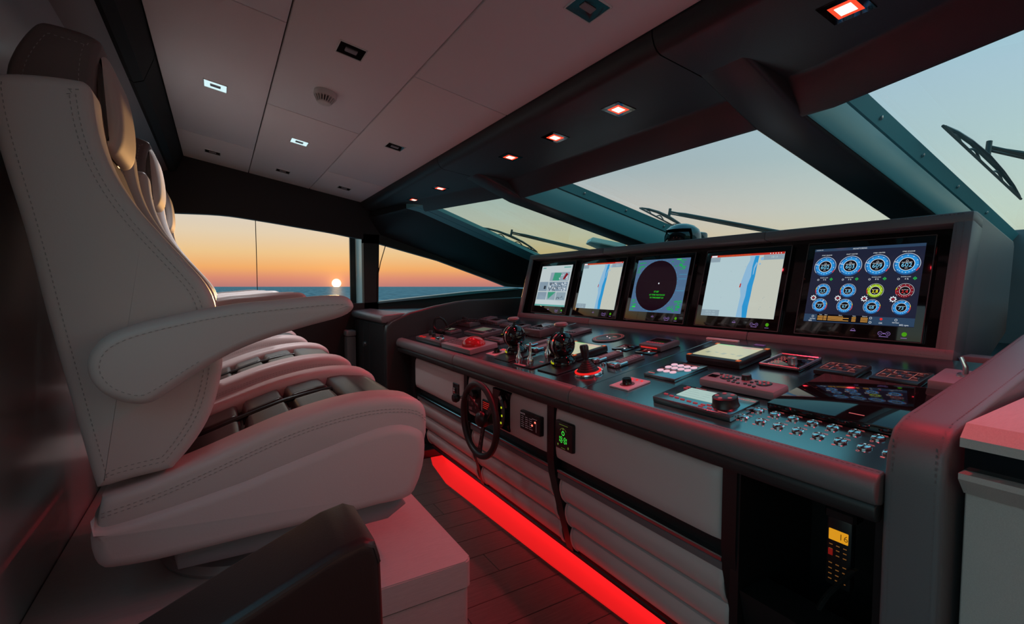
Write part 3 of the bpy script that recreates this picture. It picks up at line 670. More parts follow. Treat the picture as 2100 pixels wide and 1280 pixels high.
def monitor(k, label):
    mo = thing('marine_monitor', label, 'monitor', hood_mw(-.8835-.493*k, .2545, -.03), group='monitors in the helm hood')
    b = NB(); bx(b, -.214, .210, -.2045, .1795, -.02, 0, .004, 2); obj('bezel', b, BLKG, mo)
    b = NB()
    for x0, x1, y0, y1 in ((-.2145, -.2125, -.2045, .1795), (.2085, .2105, -.2045, .1795), (-.214, .21, .178, .180), (-.214, .21, -.205, -.203)): bx(b, x0, x1, y0, y1, -.004, .0012)
    obj('bezel_edge', b, GREYP, mo)
    b = NB(); ring(b, .088, -.180, .0008, .006, .0072); ring(b, .112, -.180, .0008, .006, .0072); rect(b, .085, .091, -.1806, -.1794, .0008); rect(b, .109, .115, -.1806, -.1794, .0008); rect(b, .1115, .1125, -.183, -.177, .0008); rect(b, .097, .103, -.182, -.178, .0008)
    rect(b, .086, .114, -.1925, -.1905, .0008); ring(b, 0, -.176, .0008, .006, .007, 20, 160); rect(b, -.009, .009, -.1785, -.1755, .0008); rect(b, .151, .169, -.193, -.191, .0008); obj('touch_keys', b, SM['purple'], mo)
    b = NB(); disc(b, .160, -.178, .0008, .0078, 20); obj('power_light', b, SM['gbtn'], mo)
    b = NB(); bx(b, -W_, W_, -H_, H_, -.004, .001); return mo, b
def put(par, name, mat, fn):
    b = NB(); fn(b); return obj(name, b, SM[mat], par)
# --- engine page
mo, b = monitor(0, 'nearest monitor showing twelve round engine gauges'); scr = obj('screen', b, SM['navy'], mo)
Z = .0012
def dial(x, y, r, ring_m, glow_m, num, numc, start=-220, small=False):
    put(scr, 'dial_glow', glow_m, lambda b: disc(b, x, y, Z, r*.99, 40))
    put(scr, 'dial_ring', ring_m, lambda b: ring(b, x, y, Z+.0003, r*.56, r*.86))
    put(scr, 'dial_face', 'black', lambda b: disc(b, x, y, Z+.0004, r*.56, 32))
    def ticks(b):
        ring(b, x, y, Z+.0006, r*.97, r*1.0, -40, 220); ring(b, x, y, Z+.0006, r*.55, r*.59)
        for q in range(9):
            a = R(-40+q*32.5); cx, cy = x+math.cos(a)*r*.8, y+math.sin(a)*r*.8
            rect(b, cx-r*.05, cx+r*.05, cy-r*.02, cy+r*.02, Z+.0006)
        for q in range(5):
            a = R(232+q*19); disc(b, x+math.cos(a)*r*.76, y+math.sin(a)*r*.76, Z+.0006, r*.035, 6)
        a = R(165 if not small else start); p = Vector((math.cos(a), math.sin(a))); n_ = Vector((-p.y, p.x))
        poly3(b, [Vector((x, y))+p*r*.62+n_*r*.02, Vector((x, y))+p*r*.62-n_*r*.02, Vector((x, y))+p*r*.95-n_*r*.03, Vector((x, y))+p*r*.95+n_*r*.03], Z+.0007)
        if not small: ring(b, x, y+r*.30, Z+.0006, r*.07, r*.09, 0, 360, 12)
        addtext(b, 'ENGINE SPEED' if not small else ('OIL PRESSURE' if y > -.05 else 'COOLANT TEMP'), r*.12, x, y+r*.16, Z+.0006); addtext(b, 'RPM' if not small else ('BAR' if y > -.05 else 'C'), r*.12, x, y-r*.38, Z+.0006)
    put(scr, 'dial_marks', 'white', ticks)
    put(scr, 'dial_number', numc, lambda b: addtext(b, num, r*(.54 if not small else .60), x, y-r*.10, Z+.0008))
    put(scr, 'dial_redline', 'red', lambda b: ring(b, x, y, Z+.0007, r*.93, r*1.0, *((-40, -22) if not small else ((-40, 8) if y < -.05 else (172, 208)))))
    if small: put(scr, 'dial_warning', 'yellow', lambda b: ring(b, x, y, Z+.0007, r*.93, r*1.0, *((8, 20) if y < -.05 else (156, 172))))
for i, (num, tit) in enumerate((('602', 'PORT ENGINE'), ('603', 'PORT CENTER'), ('609', 'STBD CENTER'), ('602', 'STBD ENGINE'))):
    x = -.135+i*.0905
    dial(x, .077, .0405, 'blue', 'blueg', num, 'cyan')
    dial(x+.006, -.022, .0275, *(('blue', 'blueg'), ('blue', 'blueg'), ('lime', 'limeg'), ('dred', 'dredg'))[i], ('2.5', '2.8', '2.8', '2.4')[i], ('cyan', 'cyan', 'yellow', 'red')[i], 135, True)
    dial(x+.003, -.083, .0275, 'blue', 'blueg', ('73', '67', '68', '73')[i], 'cyan', 62, True)
    def lab(b, x=x, tit=tit, i=i):
        addtext(b, tit, .006, x, .124, Z); addtext(b, 'ENGINE LOAD', .0045, x+.003, .030, Z); addtext(b, ('4 %', '3 %', '8 %', '4 %')[i], .008, x+.006, .022, Z)
        ring(b, x-.018, .022, Z, .0026, .0036, 0, 360, 12)
    put(scr, 'dial_label', 'white', lab)
    put(scr, 'battery_icon', 'green', lambda b, x=x: (ring(b, x+.030, .024, Z, .0045, .0062, 0, 360, 4), rect(b, x+.027, x+.033, .023, .025, Z)))
    def gear(b, x=x):
        ring(b, x-.025, -.053, Z+.0003, .0062, .0088, 0, 360, 24)
        for q in range(8):
            a = R(q*45); disc(b, x-.025+math.cos(a)*.0098, -.053+math.sin(a)*.0098, Z+.0003, .0022, 4)
    put(scr, 'gear_icon', 'white', gear); put(scr, 'gear_letter', 'red', lambda b, x=x: addtext(b, 'N', .011, x-.025, -.053, Z+.0006))
put(scr, 'header_bar', 'bar', lambda b: rect(b, -W_, W_, .141, H_, Z)); put(scr, 'footer_bar', 'bar', lambda b: rect(b, -W_, W_, -.150, -.120, Z))
put(scr, 'table', 'black', lambda b: rect(b, -.135, .045, -.1475, -.119, Z+.0004))
def tab(b):
    for rr in range(4):
        for a, c in ((-.132, -.112), (-.110, -.098), (-.094, -.04+.02*(rr % 2)), (-.010, .004), (.020, .043)): rect(b, a, c, -.1285-rr*.0048, -.1258-rr*.0048, Z+.0007)
put(scr, 'table_rows', 'orange', tab)
def tabw(b):
    addtext(b, 'Time', .005, -.122, -.1212, Z+.0008); addtext(b, 'Date', .005, -.102, -.1212, Z+.0008); addtext(b, 'Alarm', .005, -.05, -.1212, Z+.0008); addtext(b, 'Value', .005, -.003, -.1212, Z+.0008); addtext(b, 'Channel', .005, .032, -.1212, Z+.0008)
    addtext(b, 'DETAILS', .0055, -.150, -.139, Z+.0005); addtext(b, 'DETAILS', .0055, .130, -.139, Z+.0005); addtext(b, '602', .008, -.158, -.147, Z+.0005); addtext(b, '602 rpm', .008, .155, -.146, Z+.0005); addtext(b, 'OK', .008, .085, -.143, Z+.0005)
    addtext(b, 'MONITORING', .0075, -.02, .1455, Z+.0005); addtext(b, 'SYSTEM OK', .005, -.165, .147, Z+.0005)
    for x, y in ((-.150, -.129), (.130, -.129), (.052, -.126), (.052, -.142)): ring(b, x, y, Z+.0005, .0032, .0042, 0, 360, 14)
put(scr, 'screen_text', 'white', tabw); put(scr, 'alarm_icon', 'red', lambda b: disc(b, .085, -.128, Z+.0006, .0045, 12))
# --- chart pages
def chart(k, label):
    mo, b = monitor(k, label); sc2 = obj('screen', b, SM['chart'], mo)
    cy = [-H_, -.10, -.05, 0, .04, .09, .12, .140]; wob = [.006, -.002, .004, .003, .012, .010, .013, .016]
    lft = [(.032+w_*1.0+y*.02, y) for w_, y in zip(wob, cy)]; rgt = [(.060+.3*w_+y*.03, y) for w_, y in zip(wob, cy)]
    sh = [(a-.030+.010*math.sin(i*1.3), y) for i, (a, y) in enumerate(lft)]
    put(sc2, 'land', 'land', lambda b: poly3(b, rgt+[(W_, .14), (W_, -H_)], Z)); put(sc2, 'river', 'river', lambda b: poly3(b, lft+rgt[::-1], Z+.0002)); put(sc2, 'shallows', 'shal', lambda b: poly3(b, sh+lft[::-1], Z+.0001))
    put(sc2, 'islet', 'shal', lambda b: (poly3(b, [(.052, .05), (.056, .052), (.058, .08), (.066, .105), (.06, .11), (.052, .085)], Z+.0004), disc(b, .085, .125, Z+.0004, .008, 10), disc(b, .078, .10, Z+.0004, .005, 8)))
    put(sc2, 'alarm_bar', 'rbar', lambda b: rect(b, -W_, W_, .142, H_, Z+.0004)); put(sc2, 'bar_text', 'orange', lambda b: addtext(b, 'Connection with the AutoPilot was lost. Press Alarm Button', .0068, -.055, .147, Z+.0006))
    put(sc2, 'bar_icons', 'white', lambda b: (rect(b, -.18, -.150, .143, .151, Z+.0006), [disc(b, .12+i*.012, .147, Z+.0006, .0025, 8) for i in range(5)]))
    [put(sc2, 'legend_box', 'leg', lambda b, q=q: rect(b, *q, Z+.0003)) for q in ((-W_, -.085, -H_, -.122), (.09, W_, .118, .141), (-W_, -.13, .118, .141))]
    put(sc2, 'legend_text', 'chart', lambda b: (addtext(b, '359.7 N    0.0', .009, -.135, -.131, Z+.0006), addtext(b, '6 12.7 E  180.0', .009, -.133, -.143, Z+.0006), addtext(b, '181.0', .014, .14, .130, Z+.0006)))
    put(sc2, 'own_ship', 'rbar', lambda b: poly3(b, [(-.004, -.010), (.002, -.010), (.004, .006), (.001, .011), (-.002, .006)], Z+.0005))
    put(sc2, 'soundings', 'leg', lambda b: [disc(b, x, y, Z+.0004, .0016, 6) for x, y in ((-.06, .07), (.01, .09), (-.11, .02), (-.09, -.06), (.12, -.06), (.125, -.055), (.115, -.10), (.11, -.11), (.16, -.1))])
    return mo
chart(1, 'monitor beside the gauge monitor showing a pale coastal chart')
chart(3, 'narrow looking chart monitor left of the radar monitor')
# --- radar page
mo, b = monitor(2, 'middle monitor showing a black radar disc'); sc3 = obj('screen', b, SM['radar'], mo)
put(sc3, 'radar_disc', 'rblack', lambda b: disc(b, -.020, 0, Z+.0002, .144, 64))
put(sc3, 'bearing_dots', 'rcyan', lambda b: [disc(b, -.02+.1475*math.cos(R(a)), .1475*math.sin(R(a)), Z+.0003, .0018, 6) for a in range(0, 360, 10)])
put(sc3, 'centre_mark', 'white', lambda b: disc(b, .002, .012, Z+.0005, .0045, 10))
def rg(b):
    for x0, x1, y0, y1, d in ((.06, .18, .085, .14, 26), (-.18, -.11, .075, .14, 16), (.085, .18, -.145, -.085, 36), (-.18, -.125, -.145, -.08, 18)):
        for _ in range(d):
            x = random.uniform(x0, x1-.02); y = random.uniform(y0, y1); l = random.uniform(.006, .026)
            if math.hypot(x+.02, y) < .15 or math.hypot(x+l+.02, y) < .15: continue
            rect(b, x, x+l, y, y+.0042, Z+.0004)
put(sc3, 'green_readouts', 'rgreen', rg)
put(sc3, 'standby_text', 'rgreen2', lambda b: (addtext(b, 'ST-BY', .014, -.004, -.036, Z+.0006), addtext(b, 'AT TIME WATCH 0.0', .012, .004, -.054, Z+.0006), addtext(b, 'TX TIME RESET 2.0', .012, .004, -.070, Z+.0006), rect(b, -.165, -.14, -.128, -.122, Z+.0006), rect(b, .095, .125, .143, .148, Z+.0006)))
put(sc3, 'side_panel_line', 'rcyan', lambda b: [rect(b, .13, .18, y, y+.0012, Z+.0004) for y in (.035, -.03, .06)])
# --- camera page
mo, b = monitor(4, 'farthest monitor showing a grid of camera pictures'); sc4 = obj('screen', b, SM['pale'], mo)
put(sc4, 'camera_tile', 'cgrey', lambda b: (rect(b, -.175, -.065, -.04, .03, Z), rect(b, -.055, .17, -.04, .03, Z), rect(b, -.175, -.06, -.105, -.047, Z)))
put(sc4, 'camera_tile', 'cgreen', lambda b: poly3(b, [(-.02, .04), (.06, .04), (.075, .095), (-.01, .10)], Z+.0001)); put(sc4, 'camera_tile', 'cgreen', lambda b: poly3(b, [(-.03, -.10), (.05, -.045), (-.045, -.047)], Z+.0001))
put(sc4, 'camera_tile', 'leg', lambda b: (rect(b, -.055, .17, .037, .10, Z), rect(b, -.05, .052, -.105, -.047, Z), rect(b, .06, .17, -.105, -.047, Z)))
put(sc4, 'camera_detail', 'cdark', lambda b: [poly3(b, [(x, y), (x+random.uniform(.004, .012), y+random.uniform(-.004, .006)), (x+random.uniform(0, .008), y+random.uniform(.006, .012))], Z+.0003) for x, y in [(random.uniform(-.05, .155), random.uniform(-.038, .018)) for _ in range(60)]+[(random.uniform(.07, .15), random.uniform(-.10, -.075)) for _ in range(10)]]+[rect(b, -.11, -.085, -.025, 0, Z+.0003)])
put(sc4, 'camera_detail', 'white', lambda b: [poly3(b, [(x, y), (x+random.uniform(.005, .014), y+random.uniform(-.004, .004)), (x+random.uniform(0, .006), y+random.uniform(.006, .012))], Z+.0002) for x, y in [(random.uniform(-.05, .155), random.uniform(-.038, .018)) for _ in range(60)]+[(random.uniform(.05, .15), random.uniform(.04, .085)) for _ in range(12)]])
[put(sc4, 'menu_bar', 'cteal', lambda b, q=q: rect(b, *q, Z)) for q in ((-.17, -.13, .133, .140), (.09, .17, .133, .140), (-W_, W_, -H_, -.140))]
put(sc4, 'own_mark', 'dred', lambda b: poly3(b, [(.10, .05), (.12, .045), (.155, .085), (.13, .095)], Z+.0003))

# =================================================================== INSTRUMENTS ON THE DASH
def inst(name, label, cat, r0, u0, w_, d, h, mat=GREYP, rot=0, bev=.003, group=None):
    """housing with its front left corner at (r0,u0); local frame: x right, y away from the seats, z out of the dash, origin at centre"""
    t = thing(name, label, cat, dash_mw(r0+w_/2, u0+d/2, rot), group=group)
    b = NB(); bx(b, -w_/2, w_/2, -d/2, d/2, .0003, h, min(bev, h*.45), 2); obj('housing', b, mat, t); return t
def scrn(t, x0, x1, y0, y1, h, mat, name='screen', th=.0015):
    b = NB(); bx(b, x0, x1, y0, y1, h-.001, h+th); return obj(name, b, mat, t)
def knob(t, x, y, h, r, hh, mat, name='knob', seg=20):
    b = NB(); lathe(b, [(r*1.08, h-.001), (r*1.05, h+hh*.12), (r, h+hh*.2), (r*.96, h+hh*.92), (r*.85, h+hh), (0, h+hh)], (x, y, 0), seg=seg); return obj(name, b, mat, t)
def keys(t, pts, h, w_, d, mat, th=.003, name='key', bev=.0008):
    first = None
    for x, y in pts:
        if first is None:
            b = NB(); bx(b, -w_/2, w_/2, -d/2, d/2, h-.001, h+th, bev, 1); first = obj(name, b, mat, t); first.location = (x, y, 0)
        else:
            c = first.copy(); COL.objects.link(c); c.location = (x, y, 0)
def roundkeys(t, pts, h, r, mat, th=.003, name='button'):
    first = None
    for x, y in pts:
        if first is None:
            b = NB(); lathe(b, [(r, h-.001), (r, h+th*.7), (r*.9, h+th), (0, h+th)], seg=18); first = obj(name, b, mat, t); first.location = (x, y, 0)
        else:
            c = first.copy(); COL.objects.link(c); c.location = (x, y, 0)
LCD = M('lcd_pale', (.05, .06, .06), .25, emit=s(158, 186, 178), es=.9)
LCDY = M('lcd_cream', (.05, .05, .04), .25, emit=s(178, 180, 146), es=.9)
LCDG = M('lcd_dimgreen', (.04, .05, .04), .3, emit=s(90, 100, 84), es=.8)
LIT = M('backlit_white_button', (.5, .48, .5), .4, emit=s(196, 178, 192), es=.8)
ORNG = M('orange_corner', (.6, .22, .03), .4, emit=s(190, 100, 20), es=.35)
REDK = M('red_backlit_key', (.08, .02, .02), .4, emit=s(150, 50, 60), es=.7)
GRID = lambda xs, ys: [(x, y) for y in ys for x in xs]
# autopilot
t = inst('autopilot_unit', 'black autopilot unit with pale display and large black dial near the chrome buttons', 'autopilot', -1.086, .045, .277, .141, .02, DASH, bev=.002)
scrn(t, -.085, .045, -.02, .055, .02, LCD); b = NB()
for rr in range(4): rect(b, -.075, -.075+.03+rr*.012, .04-rr*.016, .0415-rr*.016, .0218); rect(b, -.01, .03-rr*.006, .04-rr*.016, .0415-rr*.016, .0218)
obj('screen_text', b, M('lcd_ink2', (.05, .08, .08), .5, emit=s(120, 150, 150), es=.8), t)
d_ = knob(t, .085, -.012, .02, .036, .028, BLK, 'course_dial', 32)
for a in range(5): knob(t, .085+.022*math.cos(R(a*72+54)), -.012+.022*math.sin(R(a*72+54)), .048, .006, .001, REDK, 'dial_dimple', 12)
keys(t, [(-.115, -.033), (-.09, -.037), (-.066, -.041), (-.042, -.044), (-.016, -.046), (.008, -.048), (.035, -.047), (.05, -.040), (.036, -.060), (.065, -.058), (-.098, .042), (-.098, .055), (.058, .03), (.062, .042)], .02, .014, .007, REDK)
b = NB(); addtext(b, 'NAVIPILOT 4000', .011, .105, .052, .0206, 'CENTER', .8); rect(b, -.075, -.035, .0625, .0645, .0206); rect(b, .095, .125, -.064, -.061, .0206); obj('printed_name', b, LEGEND, t)
# keypad with eleven lit buttons
t = inst('lit_keypad', 'black keypad with eleven round white lit buttons', 'keypad', -1.302, .233, .146, .186, .012, DASH, bev=.0015)
roundkeys(t, [(-.042, .045), (-.012, .045), (.018, .045), (.048, .045), (-.042, .010), (-.012, .010), (.018, .010), (.048, .010), (-.042, -.035), (-.012, -.035), (.018, -.035)], .012, .0125, LIT)
b = NB(); rect(b, -.02, .055, .068, .071, .0126); rect(b, -.055, .03, -.014, -.012, .0126); rect(b, -.065, -.035, -.077, -.072, .0126); obj('printed_legend', b, LEGEND, t)
# two white plates with rotary knob
for r0, u0, lb in ((-1.322, .073, 'white square plate with black rotary knob near the console edge by the joystick'), (-2.30, .080, 'white square plate with black rotary knob left of the farther throttle')):
    t = inst('rotary_switch_plate', lb, 'switch', r0, u0, .095, .115, .006, ALU, bev=.0015)
    knob(t, .0, -.012, .006, .026, .002, M('knob_bezel', (.12, .03, .03), .3), 'knob_bezel', 28); knob(t, 0, -.012, .008, .017, .02, BLKG, 'knob', 24)
    roundkeys(t, [(-.024, .038), (0, .038), (.024, .038)], .006, .005, E('rot_led', s(230, 40, 40), 1.0), .002, 'red_indicator')
# media controller
t = inst('remote_controller', 'long reddish grey controller bar with two round jog pads', 'controller', -1.063, .243, .262, .086, .030, LGREY, bev=.010)
for x in (-.055, .072): knob(t, x, .008, .030, .022, .003, BLK, 'jog_pad', 28); roundkeys(t, [(x+.013*math.cos(R(a)), .008+.013*math.sin(R(a))) for a in range(0, 360, 60)], .033, .004, REDK, .002, 'pad_key')
knob(t, .005, .022, .030, .015, .016, BLK, 'knob'); scrn(t, -.115, -.085, -.012, .012, .030, BLKG, 'display')
roundkeys(t, [(-.03, -.022), (-.012, -.024), (.006, -.026), (.028, -.022), (.045, -.026), (.062, -.03), (.036, .0), (.042, .016), (-.02, .012), (-.018, -.006), (-.09, .028)], .030, .0055, BLK, .003)
b = NB(); rect(b, -.115, -.082, .030, .034, .0305); obj('printed_name', b, M('pale_print', (.5, .52, .55), .4), t)
# tablets
for r0, u0, lb in ((-1.290, .460, 'tablet with cream chart page and orange corners below the nearest chart monitor'), (-1.944, .222, 'tablet with cream chart page half hidden behind the near throttle')):
    t = inst('chart_tablet', lb, 'tablet', r0, u0, .237, .205, .030, BLK, bev=.006)
    sc_ = scrn(t, -.098, .098, -.082, .082, .030, LCDY)
    b = NB(); rect(b, -.098, -.02, .073, .082, .0320); obj('status_bar', b, S('tab_g%d' % int(-r0*100), 120, 190, 120), sc_)
    b = NB(); rect(b, .02, .098, .062, .074, .0320); obj('banner', b, S('tab_r%d' % int(-r0*100), 190, 130, 120), sc_)
    b = NB()
    for q in range(5): poly3(b, [(-.07+q*.034, -.045+.012*(q % 2)), (-.052+q*.034, -.05+.012*(q % 2)), (-.046+q*.034, -.03), (-.064+q*.034, -.026)], .0320)
    obj('islands', b, S('tab_i%d' % int(-r0*100), 150, 158, 140), sc_)
    keys(t, [(-.107, -.090), (.107, -.090), (-.107, .090), (.107, .090)], .030, .016, .016, ORNG, .0012, 'corner_guard')
# silver framed control
t = inst('silver_framed_control', 'black control pad in a silver frame with a silver knob', 'control panel', -1.022, .525, .143, .150, .010, BLKG, bev=.002)
b = NB()
for x0, x1, y0, y1 in ((-.0715, -.0635, -.075, .075), (.0635, .0715, -.075, .075), (-.0715, .0715, -.075, -.067), (-.0715, .0715, .067, .075)): bx(b, x0, x1, y0, y1, .006, .016, .002, 1)
obj('silver_frame', b, M('silver_frame', (.55, .5, .52), .25, .9), t)
knob(t, .022, -.022, .010, .015, .026, SATIN); b = NB()
for q in range(9): ring(b, -.046+.018*(q % 2), -.045+q*.0105, .0106, .006, .0075, 0, 360, 14)
rect(b, .035, .055, .05, .056, .0106); obj('printed_ring', b, LEGEND, t)
# two black keypads
for r0, lb in ((-.838, 'slim black keypad with red lit symbols next to the silver framed control'), (-.679, 'slim black keypad with red lit symbols nearest the starboard wing')):
    t = inst('symbol_keypad', lb, 'keypad', r0, .530, .124, .118, .018, BLK, bev=.006)
    keys(t, [(-.036, -.02), (.004, .02), (.004, -.02), (-.014, 0), (.022, 0), (.042, .02), (.042, -.022), (-.036, .02)], .018, .017, .012, M('key_dark', (.06, .04, .045), .3), .003)
    b = NB()
    for x, y in ((-.036, -.02), (.004, .02), (.004, -.02), (-.014, 0), (.022, 0), (.042, .02), (.042, -.022), (-.036, .02)): rect(b, x-.008, x+.008, y-.0085, y-.0072, .0184); rect(b, x-.004, x+.004, y-.002, y+.002, .0215)
    for x0, x1, y0, y1 in ((-.052, -.050, -.03, .034), (-.024, -.022, -.034, .034), (.030, .032, -.034, .034), (-.05, .054, .036, .0375), (-.05, .054, -.0385, -.037)): rect(b, x0, x1, y0, y1, .0184)
    obj('lit_symbols', b, M('copper_lit', (.05, .02, .02), .4, emit=s(176, 96, 84), es=.8), t)
# big black touch panel
t = inst('touch_panel', 'large blank black glass touch panel above the chrome buttons', 'display', -.788, .185, .345, .318, .020, BLKG, bev=.003)
b = NB(); rect(b, .02, .055, -.120, -.116, .0206); obj('printed_name', b, LEGEND, t)
# toggle bars
def bar(r0, u0, w_, d, lb):
    t = inst('switch_bar', lb, 'switch bar', r0, u0, w_, d, .014, GREYP, bev=.002, group='grey switch bars on the dash')
    b = NB(); bx(b, -w_*.42, w_*.42, -d/2-.004, -d/2+.03, .004, .020, .004, 2); obj('chrome_end', b, CHROME, t)
    b = NB(); bx(b, -w_*.3, w_*.3, d/2-.010, d/2+.003, .004, .017, .003, 1); obj('chrome_clip', b, CHROME, t)
    b = NB(); bx(b, w_*.42, w_*.62, -d*.40, -d*.12, .004, .016, .003, 1); obj('side_button', b, CHROME, t)
    b = NB(); n_ = 6
    for q in range(n_): rect(b, -w_*.2, w_*.2, -d*.18+q*d*.1, -d*.15+q*d*.1, .0146)
    obj('printed_scale', b, LEGW, t)
bar(-1.652, .255, .052, .165, 'narrow grey switch bar just right of the near throttle tablet')
bar(-1.527, .248, .060, .168, 'wider grey switch bar next to the dash seam')
bar(-2.215, .280, .045, .155, 'grey switch bar behind the farther throttle')
bar(-2.129, .244, .07, .138, 'short grey switch bar between the two throttles')
b = None
for x, u in ((-1.545, .33), (-1.56, .262)):
    t = thing('dash_stud', 'small chrome stud between the grey switch bars, %s' % ('farther from the seats' if u > .3 else 'nearer the seats'), 'button', dash_mw(x, u)); b = NB(); lathe(b, [(.010, .0003), (.010, .005), (.007, .008), (0, .009)], seg=16); obj('stud', b, CHROME, t)
# small flat panels
for r0, u0, lb in ((-1.724, .463, 'small flat black panel with white indicator, farther of the pair behind the switch bars'), (-1.577, .467, 'small flat black panel with white indicator, nearer of the pair behind the switch bars')):
    t = inst('indicator_panel', lb, 'control panel', r0, u0, .097, .092, .005, BLKG, bev=.0015)
    knob(t, .015, -.022, .005, .0045, .002, E('ind_w%d' % int(-r0*1000), s(220, 215, 225), 1), 'white_light', 12)
    b = NB(); rect(b, -.02, .004, .005, .008, .0056); rect(b, .004, .012, .018, .021, .0056); rect(b, -.03, -.024, -.01, .02, .0056); obj('printed_legend', b, LEGW, t)
t = inst('red_lit_display', 'small tilted display with red glowing front edge below the radar monitor', 'display', -1.605, .522, .134, .13, .028, GREYP, bev=.008)
scrn(t, -.05, .05, -.01, .045, .028, BLKG); keys(t, [(-.045+q*.015, -.026) for q in range(7)], .028, .009, .007, REDK)
b = NB(); bx(b, -.05, .045, -.0668, -.0645, .012, .018); obj('red_edge', b, E('red_edge', s(200, 40, 36), .9), t)
# round compass repeater, flush
t = thing('compass_repeater', 'flush round black repeater dial with two white lights behind the near throttle', 'gauge', dash_mw(-1.912, .618))
b = NB(); lathe(b, [(.088, .0003), (.088, .004), (.082, .006), (0, .006)], seg=40); obj('housing', b, BLK, t)
b = NB(); ring(b, 0, 0, .0066, .070, .0715); ring(b, 0, 0, .0066, .079, .0805); rect(b, .01, .04, .02, .026, .0066); obj('printed_ring', b, LEGEND, t)
for x, y in ((-.02, .01), (.018, -.008)): knob(t, x, y, .006, .004, .002, E('rep_%d' % int(x*1000+99), s(225, 190, 200), 1), 'white_light', 10)
# port side instruments
def small(name, lb, cat, r0, u0, w_, d, h, screen=None, nk=0, mat=GREYP, rot=0):
    t = inst(name, lb, cat, r0, u0, w_, d, h, mat, rot, bev=.005)
    if screen: scrn(t, -w_*.32, w_*.15, -d*.12, d*.34, h, screen)
    if nk: keys(t, [(-w_*.36+q*w_*.72/(nk-1), -d*.32) for q in range(nk)], h, w_*.5/nk, d*.12, BLK)
    if nk and screen: keys(t, [(w_*.28, d*.2), (w_*.40, d*.2), (w_*.28, 0), (w_*.40, 0)], h, w_*.07, d*.13, BLK)
    return t
small('keypad_box', 'low grey keypad leaning near the monitors between the throttles', 'keypad', -2.246, .557, .10, .152, .018, None, 4)
small('flat_panel', 'flat dark panel left of the low grey keypad', 'control panel', -2.322, .468, .072, .14, .006, BLKG, 0, BLKG)
small('sounder_display', 'thick grey display box, bulkiest on the port side of the dash', 'display', -2.503, .462, .177, .175, .045, BLKG, 5)
t = small('dome_keyboard', 'grey keyboard unit with a red glowing dome', 'keyboard', -2.774, .022, .40, .18, .030, None, 0, LGREY)
keys(t, GRID([-.17+q*.026 for q in range(8)], [-.05, -.03, -.01, .01]), .030, .018, .012, GREYP); keys(t, [(-.09, .055), (-.05, .055), (-.02, .055), (.01, .055)], .030, .022, .014, BLK, .012)
b = NB(); lathe(b, [(.082*math.cos(R(a)), .030+.048*math.sin(R(a))) for a in range(0, 91, 10)], (.085, -.01, 0), seg=32); bmesh.ops.scale(b, vec=(1.08, .78, 1), verts=b.verts); obj('red_dome', b, M('red_dome', (.40, .015, .02), .18, emit=s(150, 10, 16), es=.06), t)
small('port_plotter', 'grey plotter with dull green screen behind the dome keyboard', 'display', -3.006, .293, .265, .158, .025, LCDG, 8)
small('strip_keypad', 'narrow grey keypad strip right of the dome keyboard', 'keypad', -2.639, .252, .20, .062, .020, None, 9)
t = small('status_display', 'long black status display with yellow lettering behind the farther throttle', 'display', -2.690, .332, .215, .165, .012, None, 0, BLKG)
b = NB(); rect(b, -.03, .05, .035, .055, .0126); rect(b, -.08, .02, -.01, .0, .0126); rect(b, -.07, -.01, -.03, -.024, .0126); obj('yellow_lettering', b, E('yel', s(170, 160, 20), .7), t)
b = NB(); poly3(b, [(.062, .01), (.10, .005), (.085, .05)], .0126); obj('white_triangle', b, E('wtri', s(170, 190, 200), .7), t)
t = small('control_head', 'red lit radio control head with levers at the far port corner of the dash', 'radio', -3.243, .028, .43, .125, .028)
knob(t, -.12, .02, .028, .016, .03, BLK); knob(t, -.02, .0, .028, .013, .022, BLK); knob(t, .09, .01, .028, .012, .02, BLK); keys(t, [(-.16, -.04), (-.1, -.04), (.02, -.03), (.06, -.03)], .028, .03, .02, E('head_red', s(190, 25, 20), .8))
b = NB(); bx(b, .12, .21, -.05, -.02, .028, .05, .006, 2); obj('silver_handle', b, CHROME, t)
t = small('desk_radio', 'radio set with yellowish display under the coiled handset cord', 'radio', -3.341, .245, .212, .09, .020, LCDG, 5)
ph = thing('phone_handset', 'black curved phone handset with coiled cord on the port dash', 'handset', dash_mw(-3.30, .25))
b = NB(); tube(b, [(-.10, .0, .085), (-.108, -.005, .06), (-.10, -.012, .035), (-.06, -.015, .014), (0, -.015, .010), (.06, -.012, .010)], [.008, .011, .012, .013, .012, .010], 8); tube(b, [(-.10, 0, .085), (-.085, .01, .10), (-.06, .03, .102), (-.045, .05, .085), (-.04, .065, .05), (-.04, .07, .01)], .009, 8); obj('handle', b, BLK, ph)
co_ = []
for i in range(240):
    f_ = i/239; a = i*.95
    co_.append((.06+f_*.22+.0*a, -.012+f_*.30+.011*math.cos(a), .022+.012*math.sin(a)+.05*math.sin(math.pi*f_)))
b = NB(); tube(b, co_, .003, 5); obj('coiled_cord', b, RUBBER, ph)
t = small('radio_unit', 'red lit radio with two knobs against the port wing', 'radio', -3.46, .445, .24, .092, .035, None, 5); knob(t, -.08, .01, .035, .014, .024, BLK); knob(t, -.02, .0, .035, .014, .024, BLK)
small('slim_handset', 'slim handset lying near the far monitor', 'handset', -3.348, .58, .112, .12, .03, None, 3)
small('dash_display', 'square grey framed display before the farthest monitor', 'display', -3.233, .575, .20, .094, .025, BLKG, 0)
small('mini_keypad', 'small grey keypad right of the square framed display', 'keypad', -2.979, .558, .13, .07, .020, None, 4)
small('mini_display', 'small grey display next to the thick display box', 'display', -2.787, .55, .113, .088, .020, BLKG, 0)
